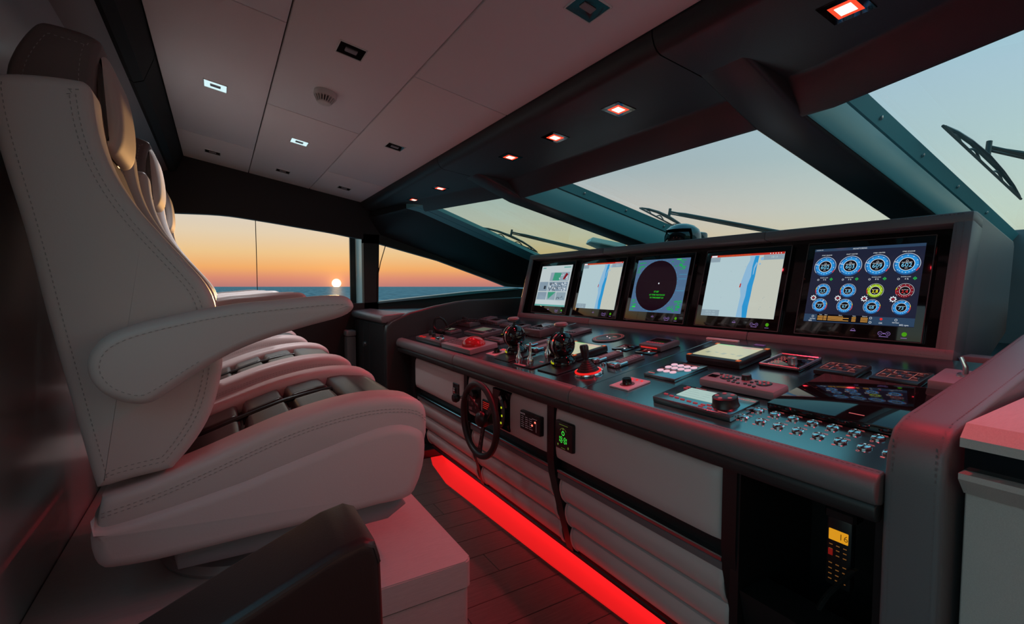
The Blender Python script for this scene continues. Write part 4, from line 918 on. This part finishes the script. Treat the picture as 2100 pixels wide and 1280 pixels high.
# paper label and note at the hood foot
t = inst('label_strip', 'bright pink lit label strip at the foot of the monitor hood', 'label', -1.44, .79, .16, .014, .008, HULLW, bev=.001)
t = inst('note_tag', 'tiny purple tag beside the pink label strip', 'label', -1.20, .775, .045, .02, .003, M('purple_tag', (.2, .17, .55), .4), bev=.001)
t = inst('joystick_box', 'red lit docking joystick box beside the starboard wing', 'joystick', -.535, .525, .10, .13, .035, LGREY, bev=.006); knob(t, .01, .01, .035, .018, .006, SATIN, 'collar'); b = NB(); tube(b, [(.01, .01, .035), (.01, .012, .06), (.0, .016, .085)], [.009, .006, .005], 10); obj('stick', b, CHROME, t)

# throttles
def throttle(r, u, lb, rp, up, wp_, dp_):
    t = thing('throttle_control', lb, 'throttle', dash_mw(r, u), group='ball throttles on the dash')
    b = NB(); bx(b, rp-r, rp-r+wp_, up-u, up-u+dp_, .0003, .006, .0015, 1); obj('base_plate', b, BLK, t)
    b = NB(); lathe(b, [(.058, .006), (.058, .013), (.054, .024), (.044, .032), (.037, .042), (.034, .056)], seg=32); obj('pedestal', b, BLKG, t)
    b = NB()
    for a in (228, 246, 264):
        x, y = .0565*math.cos(R(a)), .0565*math.sin(R(a)); bx(b, -.006, .006, -.001, .002, .014, .022, mat=Matrix.Translation((x, y, 0)) @ Matrix.Rotation(R(a-90), 4, 'Z'))
    obj('yellow_mark', b, E('thr_y%d' % int(-r*100), s(170, 170, 20), .8), t)
    for sx in (-.026, .026):
        b = NB(); lathe(b, [(0, -.030), (.028, -.027), (.046, -.016), (.054, -.004), (.055, .004), (.046, .016), (.028, .027), (0, .030)], (sx*.86, 0, .092), (1, 0, 0), 36); hf = obj('ball_half', b, BLKG, t)
    b = NB(); lathe(b, [(.0545, -.006), (.057, -.003), (.057, .003), (.0545, .006)], (0, 0, .092), (1, 0, 0), 36); obj('silver_band', b, SATIN, t)
    b = NB(); tube(b, [(0, .0, .135), (0, .012, .155), (0, .016, .172)], [.010, .008, .007], 10); obj('lever', b, BLK, t)
    b = NB(); lathe(b, [(.010, .166), (.032, .173), (.038, .181), (.032, .189), (0, .192)], (0, .016, 0), seg=28); bmesh.ops.scale(b, vec=(1.0, .72, 1), verts=b.verts); obj('lever_grip', b, CHAR, t)
    b = NB(); lathe(b, [(.005, 0), (.004, .002), (0, .003)], (.004, -.046, .122), (0, -.84, .54), 12); obj('red_light', b, E('thr_r%d' % int(-r*100), (1, .04, .02), 1.2), t)
throttle(-2.149, .185, 'farther black ball throttle with mushroom grip', -2.158, .055, .140, .165)
throttle(-1.728, .178, 'nearer black ball throttle with mushroom grip', -1.760, .050, .144, .165)
t = inst('lever_plate', 'black plate with chrome toggle levers between the throttles', 'control lever', -1.963, .045, .165, .170, .006, BLK, bev=.0015)
for x, y, hh in ((-.055, -.065, .105), (.02, .05, .10), (.035, -.06, .115), (.075, .070, .09)):
    b = NB(); lathe(b, [(.014, .006), (.014, .012), (.017, .022), (.014, .04), (.006, .055), (.0045, hh*.9), (.006, hh*.97), (0, hh)], (x, y, 0), (.06, .12, 1), 14); obj('toggle_lever', b, CHROME, t)
b = NB(); rect(b, -.07, .02, -.085, -.070, .0066); rect(b, .02, .05, .0, .01, .0066); obj('red_marks', b, REDK, t)
# joystick
t = thing('joystick', 'black joystick with ribbed rubber boot and red glowing ring', 'joystick', dash_mw(-1.522, .143))
b = NB(); lathe(b, [(.060, .0003), (.062, .004), (.060, .009), (.052, .011)], seg=36); obj('chrome_ring', b, CHROME, t)
b = NB(); lathe(b, [(.055, .009), (.055, .0135), (.046, .0145)], seg=36); obj('red_ring', b, E('joy_ring', s(225, 30, 26), 1.0), t)
prof = [(.048, .012)]
for q in range(6): prof += [(.047-q*.006, .014+q*.0075), (.041-q*.006, .019+q*.0075)]
b = NB(); lathe(b, prof+[(.010, .060)], seg=28); obj('rubber_boot', b, RUBBER, t)
b = NB(); lathe(b, [(.010, .056), (.012, .066), (.017, .078), (.019, .110), (.016, .118), (0, .119)], (-.004, .0, 0), (-.08, .05, 1), 10); obj('stick', b, BLK, t)

# =================================================================== HELM CHAIRS
UP = lambda pts: [(x, z+.07) for x, z in pts]
BACK = UP([(-.353, 1.075), (-.297, 1.088), (-.234, 1.092), (-.216, 1.088), (-.208, 1.072), (-.205, 1.03), (-.197, .973), (-.178, .912), (-.146, .851), (-.103, .791), (-.057, .731), (-.026, .687), (-.009, .643), (0, .567), (.003, .511), (-.005, .455), (-.023, .39), (-.053, .334), (-.092, .285), (-.106, .276), (-.169, .269), (-.222, .261), (-.231, .272), (-.242, .33), (-.258, .423), (-.276, .528), (-.298, .659), (-.318, .79), (-.34, .902), (-.356, .993), (-.360, 1.05)])
STOP = UP([(-.222, .242), (-.145, .258), (-.056, .284), (.041, .318), (.146, .352), (.262, .376), (.363, .383), (.444, .373), (.484, .351), (.498, .318), (.498, .262)])
SLINE = UP([(.491, .268), (.473, .292), (.42, .314), (.354, .313), (.261, .292), (.173, .268), (.092, .247), (.042, .232), (-.086, .208), (-.199, .19), (-.226, .189), (-.235, .205)])
SLOW = UP([(-.246, .152), (-.241, .109), (-.229, .088), (-.211, .08), (-.148, .074), (-.062, .074), (.038, .076), (.139, .076), (.255, .078), (.361, .082), (.429, .082), (.463, .102), (.489, .167), (.496, .227)])
ARM = UP([(.282, .636), (.275, .649), (.262, .657), (.239, .659), (.185, .656), (.103, .648), (.046, .644), (-.017, .634), (-.06, .625), (-.109, .614), (-.149, .603), (-.183, .589), (-.205, .571), (-.218, .548), (-.222, .525), (-.218, .502), (-.205, .477), (-.184, .458), (-.154, .444), (-.131, .442), (-.107, .452), (-.047, .495), (-.003, .522), (.043, .545), (.101, .566), (.184, .589), (.238, .602), (.267, .613), (.281, .626)])
HSH = UP([(-.369, 1.06), (-.369, 1.13), (-.358, 1.172), (-.342, 1.207), (-.325, 1.234), (-.314, 1.245), (-.298, 1.249), (-.248, 1.244), (-.218, 1.234), (-.211, 1.222), (-.219, 1.198), (-.225, 1.16), (-.228, 1.10), (-.226, 1.0), (-.33, .96)])
def interp(pts, x):
    for a, c in zip(pts, pts[1:]):
        if a[0] <= x <= c[0]: return a[1]+(c[1]-a[1])*(x-a[0])/(c[0]-a[0])
    return pts[0][1] if x < pts[0][0] else pts[-1][1]
def make_chair():
    ch = thing('helm_chair', 'nearest pale leather helm chair', 'chair', loc=(0, 1.6, ZP), group='pale leather helm chairs on the platform')
    back = spline(BACK, 3)
    for y0, y1, sg in ((-.32, -.205, -1), (.205, .32, 1)):
        b = NB(); cushion(b, back, y0, y1, ROUND(.020)); o = obj('side_panel', b, WHITE, ch, sharp=60)
        b = NB(); line = inset(back, .024)
        yy = -.3203 if sg < 0 else .2037
        stitches(b, line[6:66], yy); stitches(b, inset(back, .034)[6:66], yy); stitches(b, line[66:93], yy); o2 = obj('stitching', b, THREAD, o)
    mid = [(x-.030, z) for x, z in BACK[4:17]]; cen = [(-.325, 1.12), (-.25, 1.135)]+mid+[(-.08, .40), (-.20, .36)]+[(x+.022, z) for x, z in BACK[23:30]]
    b = NB(); cushion(b, spline(cen, 3), -.215, .215, ROUND(.03)); obj('back_cushion', b, WHITE2, ch, sharp=60)
    # lumbar and shoulder cushions that bulge between the side panels
    b = NB(); cushion(b, spline(UP([(-.245, 1.02), (-.222, 1.0), (-.205, .95), (-.185, .895), (-.150, .835), (-.13, .80), (-.15, .78), (-.20, .82), (-.25, .93)]), 4), -.175, .175, OVAL(.06, .022)); obj('shoulder_cushion', b, TAUPE, ch, sharp=70)
    b = NB(); cushion(b, spline(UP([(-.155, .80), (-.125, .785), (-.085, .735), (-.045, .675), (-.025, .61), (-.022, .53), (-.04, .45), (-.08, .40), (-.11, .45), (-.12, .62)]), 4), -.175, .175, OVAL(.06, .022)); obj('lumbar_cushion', b, BROWN, ch, sharp=70)
    # headrest
    b = NB(); cushion(b, spline(HSH, 3), -.17, .17, ROUND(.014)); hr = obj('headrest', b, TAUPE, ch, sharp=60)
    b = NB(); stitches(b, inset(spline(HSH, 3), .026)[3:36], -.1703); obj('stitching', b, THREAD, hr)
    b = NB(); cushion(b, spline(UP([(-.232, 1.232), (-.212, 1.222), (-.196, 1.185), (-.186, 1.12), (-.184, 1.06), (-.190, 1.02), (-.205, 1.0), (-.225, 1.01), (-.235, 1.1)]), 4), -.14, .14, OVAL(.06, .020)); obj('headrest_pillow', b, WHITE2, hr, sharp=70)
    # seat
    up = spline(STOP, 3, False); low = [(x, z-.03) for x, z in SLINE]
    for y0, y1 in ((-.32, -.195), (.195, .32)):
        b = NB(); cushion(b, up+low[:1]+low[3:], y0, y1, ROUND(.024)); o = obj('seat_bolster', b, WHITE, ch, sharp=60)
        if y0 < 0:
            b = NB(); stitches(b, [(x, z-.034) for x, z in up[:-5]], -.3203); stitches(b, [(x, z-.042) for x, z in up[:-5]], -.3203); obj('stitching', b, THREAD, o)
    b = NB(); cushion(b, [(x-.012, z-.055) for x, z in up[:-2]]+low[:1]+low[3:], -.2, .2, ROUND(.01)); obj('seat_core', b, BROWN, ch, sharp=60)
    shell = spline(SLINE+SLOW, 2)
    b = NB(); cushion(b, shell, -.332, .332, OVAL(.050, .034)); obj('seat_shell', b, WHITE, ch, sharp=70)
    # seat pads following the seat curve
    def pad(x0, x1, y0, y1, mat):
        b = NB(); nx, ny = 16, 16; g = []
        for i in range(nx+1):
            row = []
            for j in range(ny+1):
                u = i/nx; v = j/ny; x = x0+(x1-x0)*u; y = y0+(y1-y0)*v
                e = min(1, (min(u, 1-u)*(x1-x0))/.013)**.4*min(1, (min(v, 1-v)*(y1-y0))/.013)**.4
                row.append(b.verts.new((x, y, interp(STOP, x)-.058+.042*e)))
            g.append(row)
        for i in range(nx):
            for j in range(ny): b.faces.new((g[i][j], g[i+1][j], g[i+1][j+1], g[i][j+1]))
        obj('seat_pad', b, mat, ch, sharp=80)
    for x0, x1 in ((-.10, .047), (.050, .170), (.173, .302)):
        pad(x0, x1, -.192, -.015, BROWN); pad(x0, x1, .015, .192, BROWN)
    pad(.305, .485, -.192, .192, BROWN)
    b = NB(); tube(b, [(x, .0, interp(STOP, x)-.022) for x in (-.09, -.03, .04, .1, .16, .22, .30)], .008, 8); obj('belt', b, BLK, ch)
    # armrests
    arm = spline(ARM, 2)
    for y0, y1, sg in ((-.405, -.318, -1), (.318, .405, 1)):
        b = NB(); cushion(b, arm, y0, y1, OVAL(.030, .020)); o = obj('armrest', b, WHITE, ch, sharp=70)
        if sg < 0: b = NB(); stitches(b, inset(arm, .021)[4:44], -.4048); obj('stitching', b, THREAD, o)
    # swivel base
    b = NB(); cushion(b, UP([(-.106, .048), (-.10, .018), (.035, .014), (.264, .012), (.397, .014), (.452, .047), (.43, .085), (-.09, .085)]), -.27, .27, ROUND(.02)); obj('under_plate', b, LGREY, ch, sharp=60)
    b = NB(); lathe(b, [(.235, .001), (.24, .012), (.23, .03), (.17, .045), (.12, .06), (.11, .10)], (.08, .03, 0), seg=48); obj('swivel_base', b, M('chair_base', (.30, .27, .27), .35), ch)
    b = NB(); bx(b, .16, .40, -.20, -.06, .10, .145, .006, 1); obj('slide_rail', b, SATIN, ch)
    return ch
chair = make_chair()
c2 = copy_tree(chair); c2.location = (0, 2.49, ZP); c2['label'] = 'middle of the three pale leather helm chairs'
c3 = copy_tree(chair); c3.location = (-.03, 3.50, ZP); c3['label'] = 'farthest pale leather helm chair by the sunset window'

# dark leather settee end in the foreground
st = thing('settee_end', 'dark brown leather settee end in the near foreground', 'settee', loc=(0, .62, 0))
prof = [(-.9, .50), (-.5, .625), (.0, .838), (.12, .886), (.152, .892), (.168, .884), (.175, .86), (.20, .0), (-.9, .0)]
SETT = M('settee_leather', (.030, .012, .011), .38, bump=(300, .12))
b = NB(); cushion(b, prof, 0, .135, ROUND(.012)); obj('end_panel', b, SETT, st, sharp=40)
b = NB(); tube(b, [(x, .004, z-.004) for x, z in inset(prof, .004)[:7]], .0035, 6); obj('piping', b, SETT, st)

# =================================================================== SIDE CABINETS
cb = thing('side_counter', 'pale oak side counter with red lit edge at the right', 'counter', loc=(1.15, .1, 0))
def cobj(n, b, m): bmesh.ops.translate(b, vec=(-1.15, -.1, 0), verts=b.verts); return obj(n, b, m, cb)
b = NB(); prism(b, [(1.150, .928), (1.150, .945), (1.178, .968), (2.3, .985), (2.3, .928)], XZ, -1.28, .318); cobj('counter_top', b, OAK)
b = NB(); prism(b, [(1.178, .880), (1.178, .926), (2.2, .926), (2.2, .880)], XZ, -1.28, .318); cobj('shadow_band', b, BLKG)
b = NB(); prism(b, [(1.150, .868), (1.150, .879), (2.2, .879), (2.2, .835), (1.182, .835)], XZ, -1.28, .318); cobj('lower_moulding', b, OAK)
for y0, y1 in ((-1.28, -.25), (-.246, .19), (.194, .318)):
    b = NB(); bx(b, 1.19, 2.2, y0, y1, .05, .834, .002, 1); cobj('cabinet_front', b, OAK)
cl = thing('port_cabinet', 'dark cabinet under the port window beyond the console', 'cabinet', loc=(1.05, 4.0, 0))
def cobj2(n, b, m): bmesh.ops.translate(b, vec=(-1.05, -4.0, 0), verts=b.verts); return obj(n, b, m, cl)
b = NB(); bx(b, 1.06, 2.3, 3.55, 4.49, 0, .955); cobj2('carcass', b, TRIMB)
b = NB(); cushion(b, spline([(1.02, .985), (1.04, 1.005), (1.10, 1.012), (1.22, 1.016), (1.22, .955), (1.06, .945), (1.025, .955)], 3), 3.55, 4.49, ROUND(.01)); cobj2('padded_nose', b, CHAR)
b = NB(); bx(b, 1.225, 2.6, 3.55, 4.49, .96, 1.012, .004, 1); cobj2('counter_top', b, SKYTEAL)
for y0, y1 in ((3.57, 3.98), (3.985, 4.17), (4.175, 4.47)):
    b = NB(); bx(b, 1.045, 1.062, y0, y1, .06, .93, .002, 1); cobj2('door', b, BLACK)
b = NB(); lathe(b, [(.022, 0), (.022, .012), (.012, .014), (0, .014)], (1.045, 4.12, .735), (-1, 0, 0), 20); cobj2('lock', b, SATIN)
gb = thing('grab_post', 'dark padded post with pale cap in the port corner', 'post', loc=(.98, 4.42, 0))
b = NB(); bx(b, -.03, .05, -.06, .06, 0, .78, .012, 2); obj('post_body', b, CHAR, gb)
b = NB(); bx(b, -.034, .054, -.064, .064, .78, .835, .016, 3); obj('post_cap', b, LGREY, gb)

# =================================================================== LAMPS
LP = [(-.011, 4.126, 0, 'farthest ceiling lamp over the aft edge'), (.445, 4.119, 0, 'farthest ceiling lamp in the middle panel row'), (.90, 4.128, 0, 'farthest ceiling lamp beside the windshield header'), (.013, 2.758, 1, 'lit white ceiling lamp over the middle chair'), (.446, 3.242, 1, 'lit white ceiling lamp in the middle panel row'), (.449, 1.903, 0, 'unlit ceiling lamp beside the smoke detector'), (.891, 2.77, 0, 'unlit ceiling lamp beside the red downlights'), (.926, 1.108, 0, 'nearest unlit ceiling lamp at the top of the view')]
for x, y, on, lb in LP:
    ax_ = Vector((1, 0, -.176)).normalized(); nz = Vector((-.176, 0, -1)).normalized(); ay = nz.cross(ax_)
    t = thing('ceiling_lamp', lb, 'ceiling lamp', frame(Vector((x, y, ZC(x)-.001)), ax_, ay, nz))
    b = NB(); e = .05
    for x0, x1, y0, y1 in ((-e, -e+.004, -e, e), (e-.004, e, -e, e), (-e, e, -e, -e+.004), (-e, e, e-.004, e)): bx(b, x0, x1, y0, y1, -.004, .003, .001, 1)
    obj('frame', b, HULLW, t)
    b = NB(); q = [b.verts.new((sx*(e-.003), sy*(e-.003), .0005)) for sx, sy in ((-1, -1), (1, -1), (1, 1), (-1, 1))]; q2 = [b.verts.new((sx*.022, sy*.013, -.0005)) for sx, sy in ((-1, -1), (1, -1), (1, 1), (-1, 1))]
    for k in range(4): b.faces.new((q[k], q[(k+1) % 4], q2[(k+1) % 4], q2[k]))
    obj('reflector', b, COOL if on else BLKG, t)
    b = NB(); bx(b, -.022, .022, -.013, .013, -.002, .004, .002, 1); obj('lamp_capsule', b, LGREY, t)
    if on:
        l = bpy.data.lights.new('lamp_light', 'SPOT'); l.energy = 24; l.color = (.92, .97, 1.0); l.spot_size = R(110); l.spot_blend = .8; l.shadow_soft_size = .04
        lo = bpy.data.objects.new('lamp_light', l); COL.objects.link(lo); lo.parent = t; lo.matrix_local = Matrix.Translation((0, 0, .012)) @ Matrix.Rotation(math.pi, 4, 'X')
# smoke detector
t = thing('smoke_detector', 'round white smoke detector on the ceiling', 'smoke detector', frame(Vector((.442, 2.369, ZC(.442))), Vector((1, 0, -.176)).normalized(), Vector((-.176, 0, -1)).normalized().cross(Vector((1, 0, -.176)).normalized()), Vector((-.176, 0, -1)).normalized()))
DET = M('detector_white', (.62, .60, .58), .4)
b = NB(); lathe(b, [(.050, 0), (.050, .020), (.048, .024), (.034, .024)], seg=40); obj('base', b, DET, t)
b = NB(); lathe(b, [(.034, .022), (.030, .042), (.022, .048)], seg=32); obj('inner_core', b, BLK, t)
for k in range(20):
    b = NB(); bx(b, .026, .048, -.0022, .0022, .022, .046, .0005, 1); v_ = [v for v in b.verts if v.co.x > .04 and v.co.z > .04]
    for v in v_: v.co.x -= .014
    bmesh.ops.rotate(b, cent=(0, 0, 0), matrix=Matrix.Rotation(R(18*k), 3, 'Z'), verts=b.verts); obj('vent_fin', b, DET, t)
b = NB(); lathe(b, [(.030, .045), (.030, .050), (.020, .054), (0, .055)], seg=32); obj('cap', b, DET, t)
# red downlights in the header soffit
names = ('first', 'second', 'third', 'fourth', 'fifth', 'sixth', 'seventh', 'eighth', 'ninth')
for i, y in enumerate((4.24, 3.68, 3.16, 2.215, 1.82, 1.41, .62, .22, -.18)):
    x = 1.335; z = 1.922-.114*(x-1.165); ax_ = Vector((1, 0, -.114)).normalized(); nz = Vector((-.114, 0, -1)).normalized(); ay = nz.cross(ax_)
    t = thing('red_downlight', '%s glowing red downlight in the header, counted from the port side' % names[i], 'downlight', frame(Vector((x, y, z)), ax_, ay, nz), group='red downlights along the header')
    b = NB()
    for x0, x1, y0, y1 in ((-.048, -.027, -.048, .048), (.027, .048, -.048, .048), (-.048, .048, -.048, -.027), (-.048, .048, .027, .048)): bx(b, x0, x1, y0, y1, -.006, .002, .001, 1)
    obj('bezel', b, BLKG, t)
    b = NB(); bx(b, -.030, .030, -.030, .030, -.004, .0025, .001, 1); obj('lens_edge', b, REDEDGE, t)
    b = NB(); bx(b, -.019, .019, -.019, .019, -.004, .0035, .001, 1); obj('lens', b, REDHOT, t)
    l = bpy.data.lights.new('red_light', 'SPOT'); l.energy = 10.5; l.color = (1, .03, .06); l.spot_size = R(130); l.spot_blend = .6; l.shadow_soft_size = .025
    lo = bpy.data.objects.new('red_light', l); COL.objects.link(lo); lo.parent = t; lo.matrix_local = Matrix.Translation((0, 0, .010)) @ Matrix.Rotation(math.pi, 4, 'X')

# =================================================================== COMPASS AND WIPERS
t = thing('magnetic_compass', 'black domed magnetic compass on top of the monitor hood', 'compass', loc=(2.26, 1.86, 1.452)); t.scale = (1.3, 1.3, 1.3)
b = NB(); lathe(b, [(.085, -.005), (.088, .006), (.085, .016), (.07, .018)], seg=36); obj('base_ring', b, SATIN, t)
b = NB(); lathe(b, [(.072, .015), (.070, .04), (.062, .058), (.045, .074), (.022, .083), (0, .085)], seg=36); obj('card_bowl', b, BLKG, t)
HOODM = M('compass_hood', (.03, .05, .06), .12, coat=.5); b = NB(); prof = [(.080, .016), (.079, .045), (.070, .068), (.050, .085), (.025, .094), (0, .096)]
b2 = NB(); lathe(b2, prof, seg=36); bmesh.ops.delete(b2, geom=[v for v in b2.verts if v.co.x < -.03 and v.co.z < .062], context='VERTS')
b.free(); obj('shade_hood', b2, HOODM, t)
for dx in (-.03, 0, .028):
    b = NB(); lathe(b, [(.004, 0), (.003, .003), (0, .004)], (-.066+abs(dx)*.25, dx, .034), (-1, 0, .2), 8); obj('red_lamp_bead', b, E('cmp%d' % int(dx*1000), (1, .1, .08), 1.2), t)
b = NB(); bx(b, .05, .10, -.06, -.02, .0, .06, .012, 2); bx(b, .05, .10, .02, .06, .0, .06, .012, 2); obj('corrector_box', b, HOODM, t)
WIP = M('wiper_metal', (.035, .05, .052), .35)
def wiper(label, tip, end, piv, arm_end, zoff=.035):
    def g(p, dz=0): return Vector((p[0], p[1], ZG(p[0], p[1])+.012+dz))
    A, B_, C, D = g(tip, .012), g(end, .012), g(piv, zoff), g(arm_end, .06)
    t = thing('windshield_wiper', label, 'wiper', loc=tuple(A)); bmsh = lambda b: bmesh.ops.translate(b, vec=-A, verts=b.verts)
    up = Vector((.22, 0, 1)).normalized()
    b = NB(); tube(b, [A, A.lerp(B_, .5), B_], .006, 6); bmsh(b); obj('blade', b, RUBBER, t)
    mid_ = A.lerp(B_, .5)+up*.045
    def bow(p, q, h, r, n=8):
        b = NB(); tube(b, [p.lerp(q, k/n)+up*(h*math.sin(math.pi*k/n)) for k in range(n+1)], r, 6); bmsh(b); return obj('blade_bow', b, WIP, t)
    b = NB(); tube(b, [A.lerp(B_, .02)+up*.006, A.lerp(B_, .14)+up*.024, A.lerp(B_, .30)+up*.040, mid_, A.lerp(B_, .70)+up*.040, A.lerp(B_, .86)+up*.024, A.lerp(B_, .98)+up*.006], [.005, .009, .011, .014, .011, .009, .005], 6); bmsh(b); obj('main_bow', b, WIP, t)
    bow(A.lerp(B_, .28), A.lerp(B_, .42), .022, .005); bow(A.lerp(B_, .58), A.lerp(B_, .72), .022, .005); bow(A.lerp(B_, .10), A.lerp(B_, .2), .014, .004); bow(A.lerp(B_, .80), A.lerp(B_, .9), .014, .004)
    b = NB(); tube(b, [mid_, mid_+up*.07], .011, 8); bmsh(b); obj('arm_pin', b, WIP, t)
    b = NB(); tube(b, [mid_+up*.045, (mid_+up*.045).lerp(D, .06), (mid_+up*.045).lerp(D, .12), D], [.008, .008, .013, .014], 8); bmsh(b); obj('wiper_arm', b, WIP, t)
    b = NB(); tube(b, [mid_+up*.03, (mid_+up*.03).lerp(D, .5)-up*.012, D-up*.02], .006, 6); bmsh(b); obj('second_arm', b, WIP, t)
wiper('wiper on the port windshield pane', (2.172, 4.20), (2.997, 4.40), (2.54, 4.07), (3.75, 3.86))
wiper('wiper on the centre windshield pane', (2.68, 2.594), (3.40, 2.69), (3.05, 2.49), (3.80, 2.01))
wiper('wiper on the starboard windshield pane', (2.448, .773), (3.36, .748), (2.87, .70), (3.75, .12))
# wiper motor pod outside the port pane and a thin wire by the side window
b = NB(); pod = [(3.06, 3.667), (3.03, 3.56), (3.36, 3.42), (3.42, 3.72)]
A = [b.verts.new((x, y, ZG(x, y)+.014)) for x, y in pod]; B_ = [b.verts.new((x+(.03 if k < 2 else 0), y, ZG(x, y)+.06)) for k, (x, y) in enumerate(pod)]
b.faces.new(A[::-1]); b.faces.new(B_)
for k in range(4): b.faces.new((A[k], A[(k+1) % 4], B_[(k+1) % 4], B_[k]))
bmesh.ops.bevel(b, geom=list(b.edges), offset=.006, segments=2, affect='EDGES')
tag(obj('wiper_pod', b, HULLW), 'pale wiper motor pod outside the port windshield pane', 'wiper pod')
b = NB(); tube(b, [(1.345, 4.49, 1.615), (1.335, 4.49, 1.58), (1.295, 4.49, 1.45), (1.268, 4.49, 1.33), (1.262, 4.49, 1.08)], .004, 6); tag(obj('window_wire', b, RUBBER), 'thin black wire hanging at the small triangular window', 'wire')
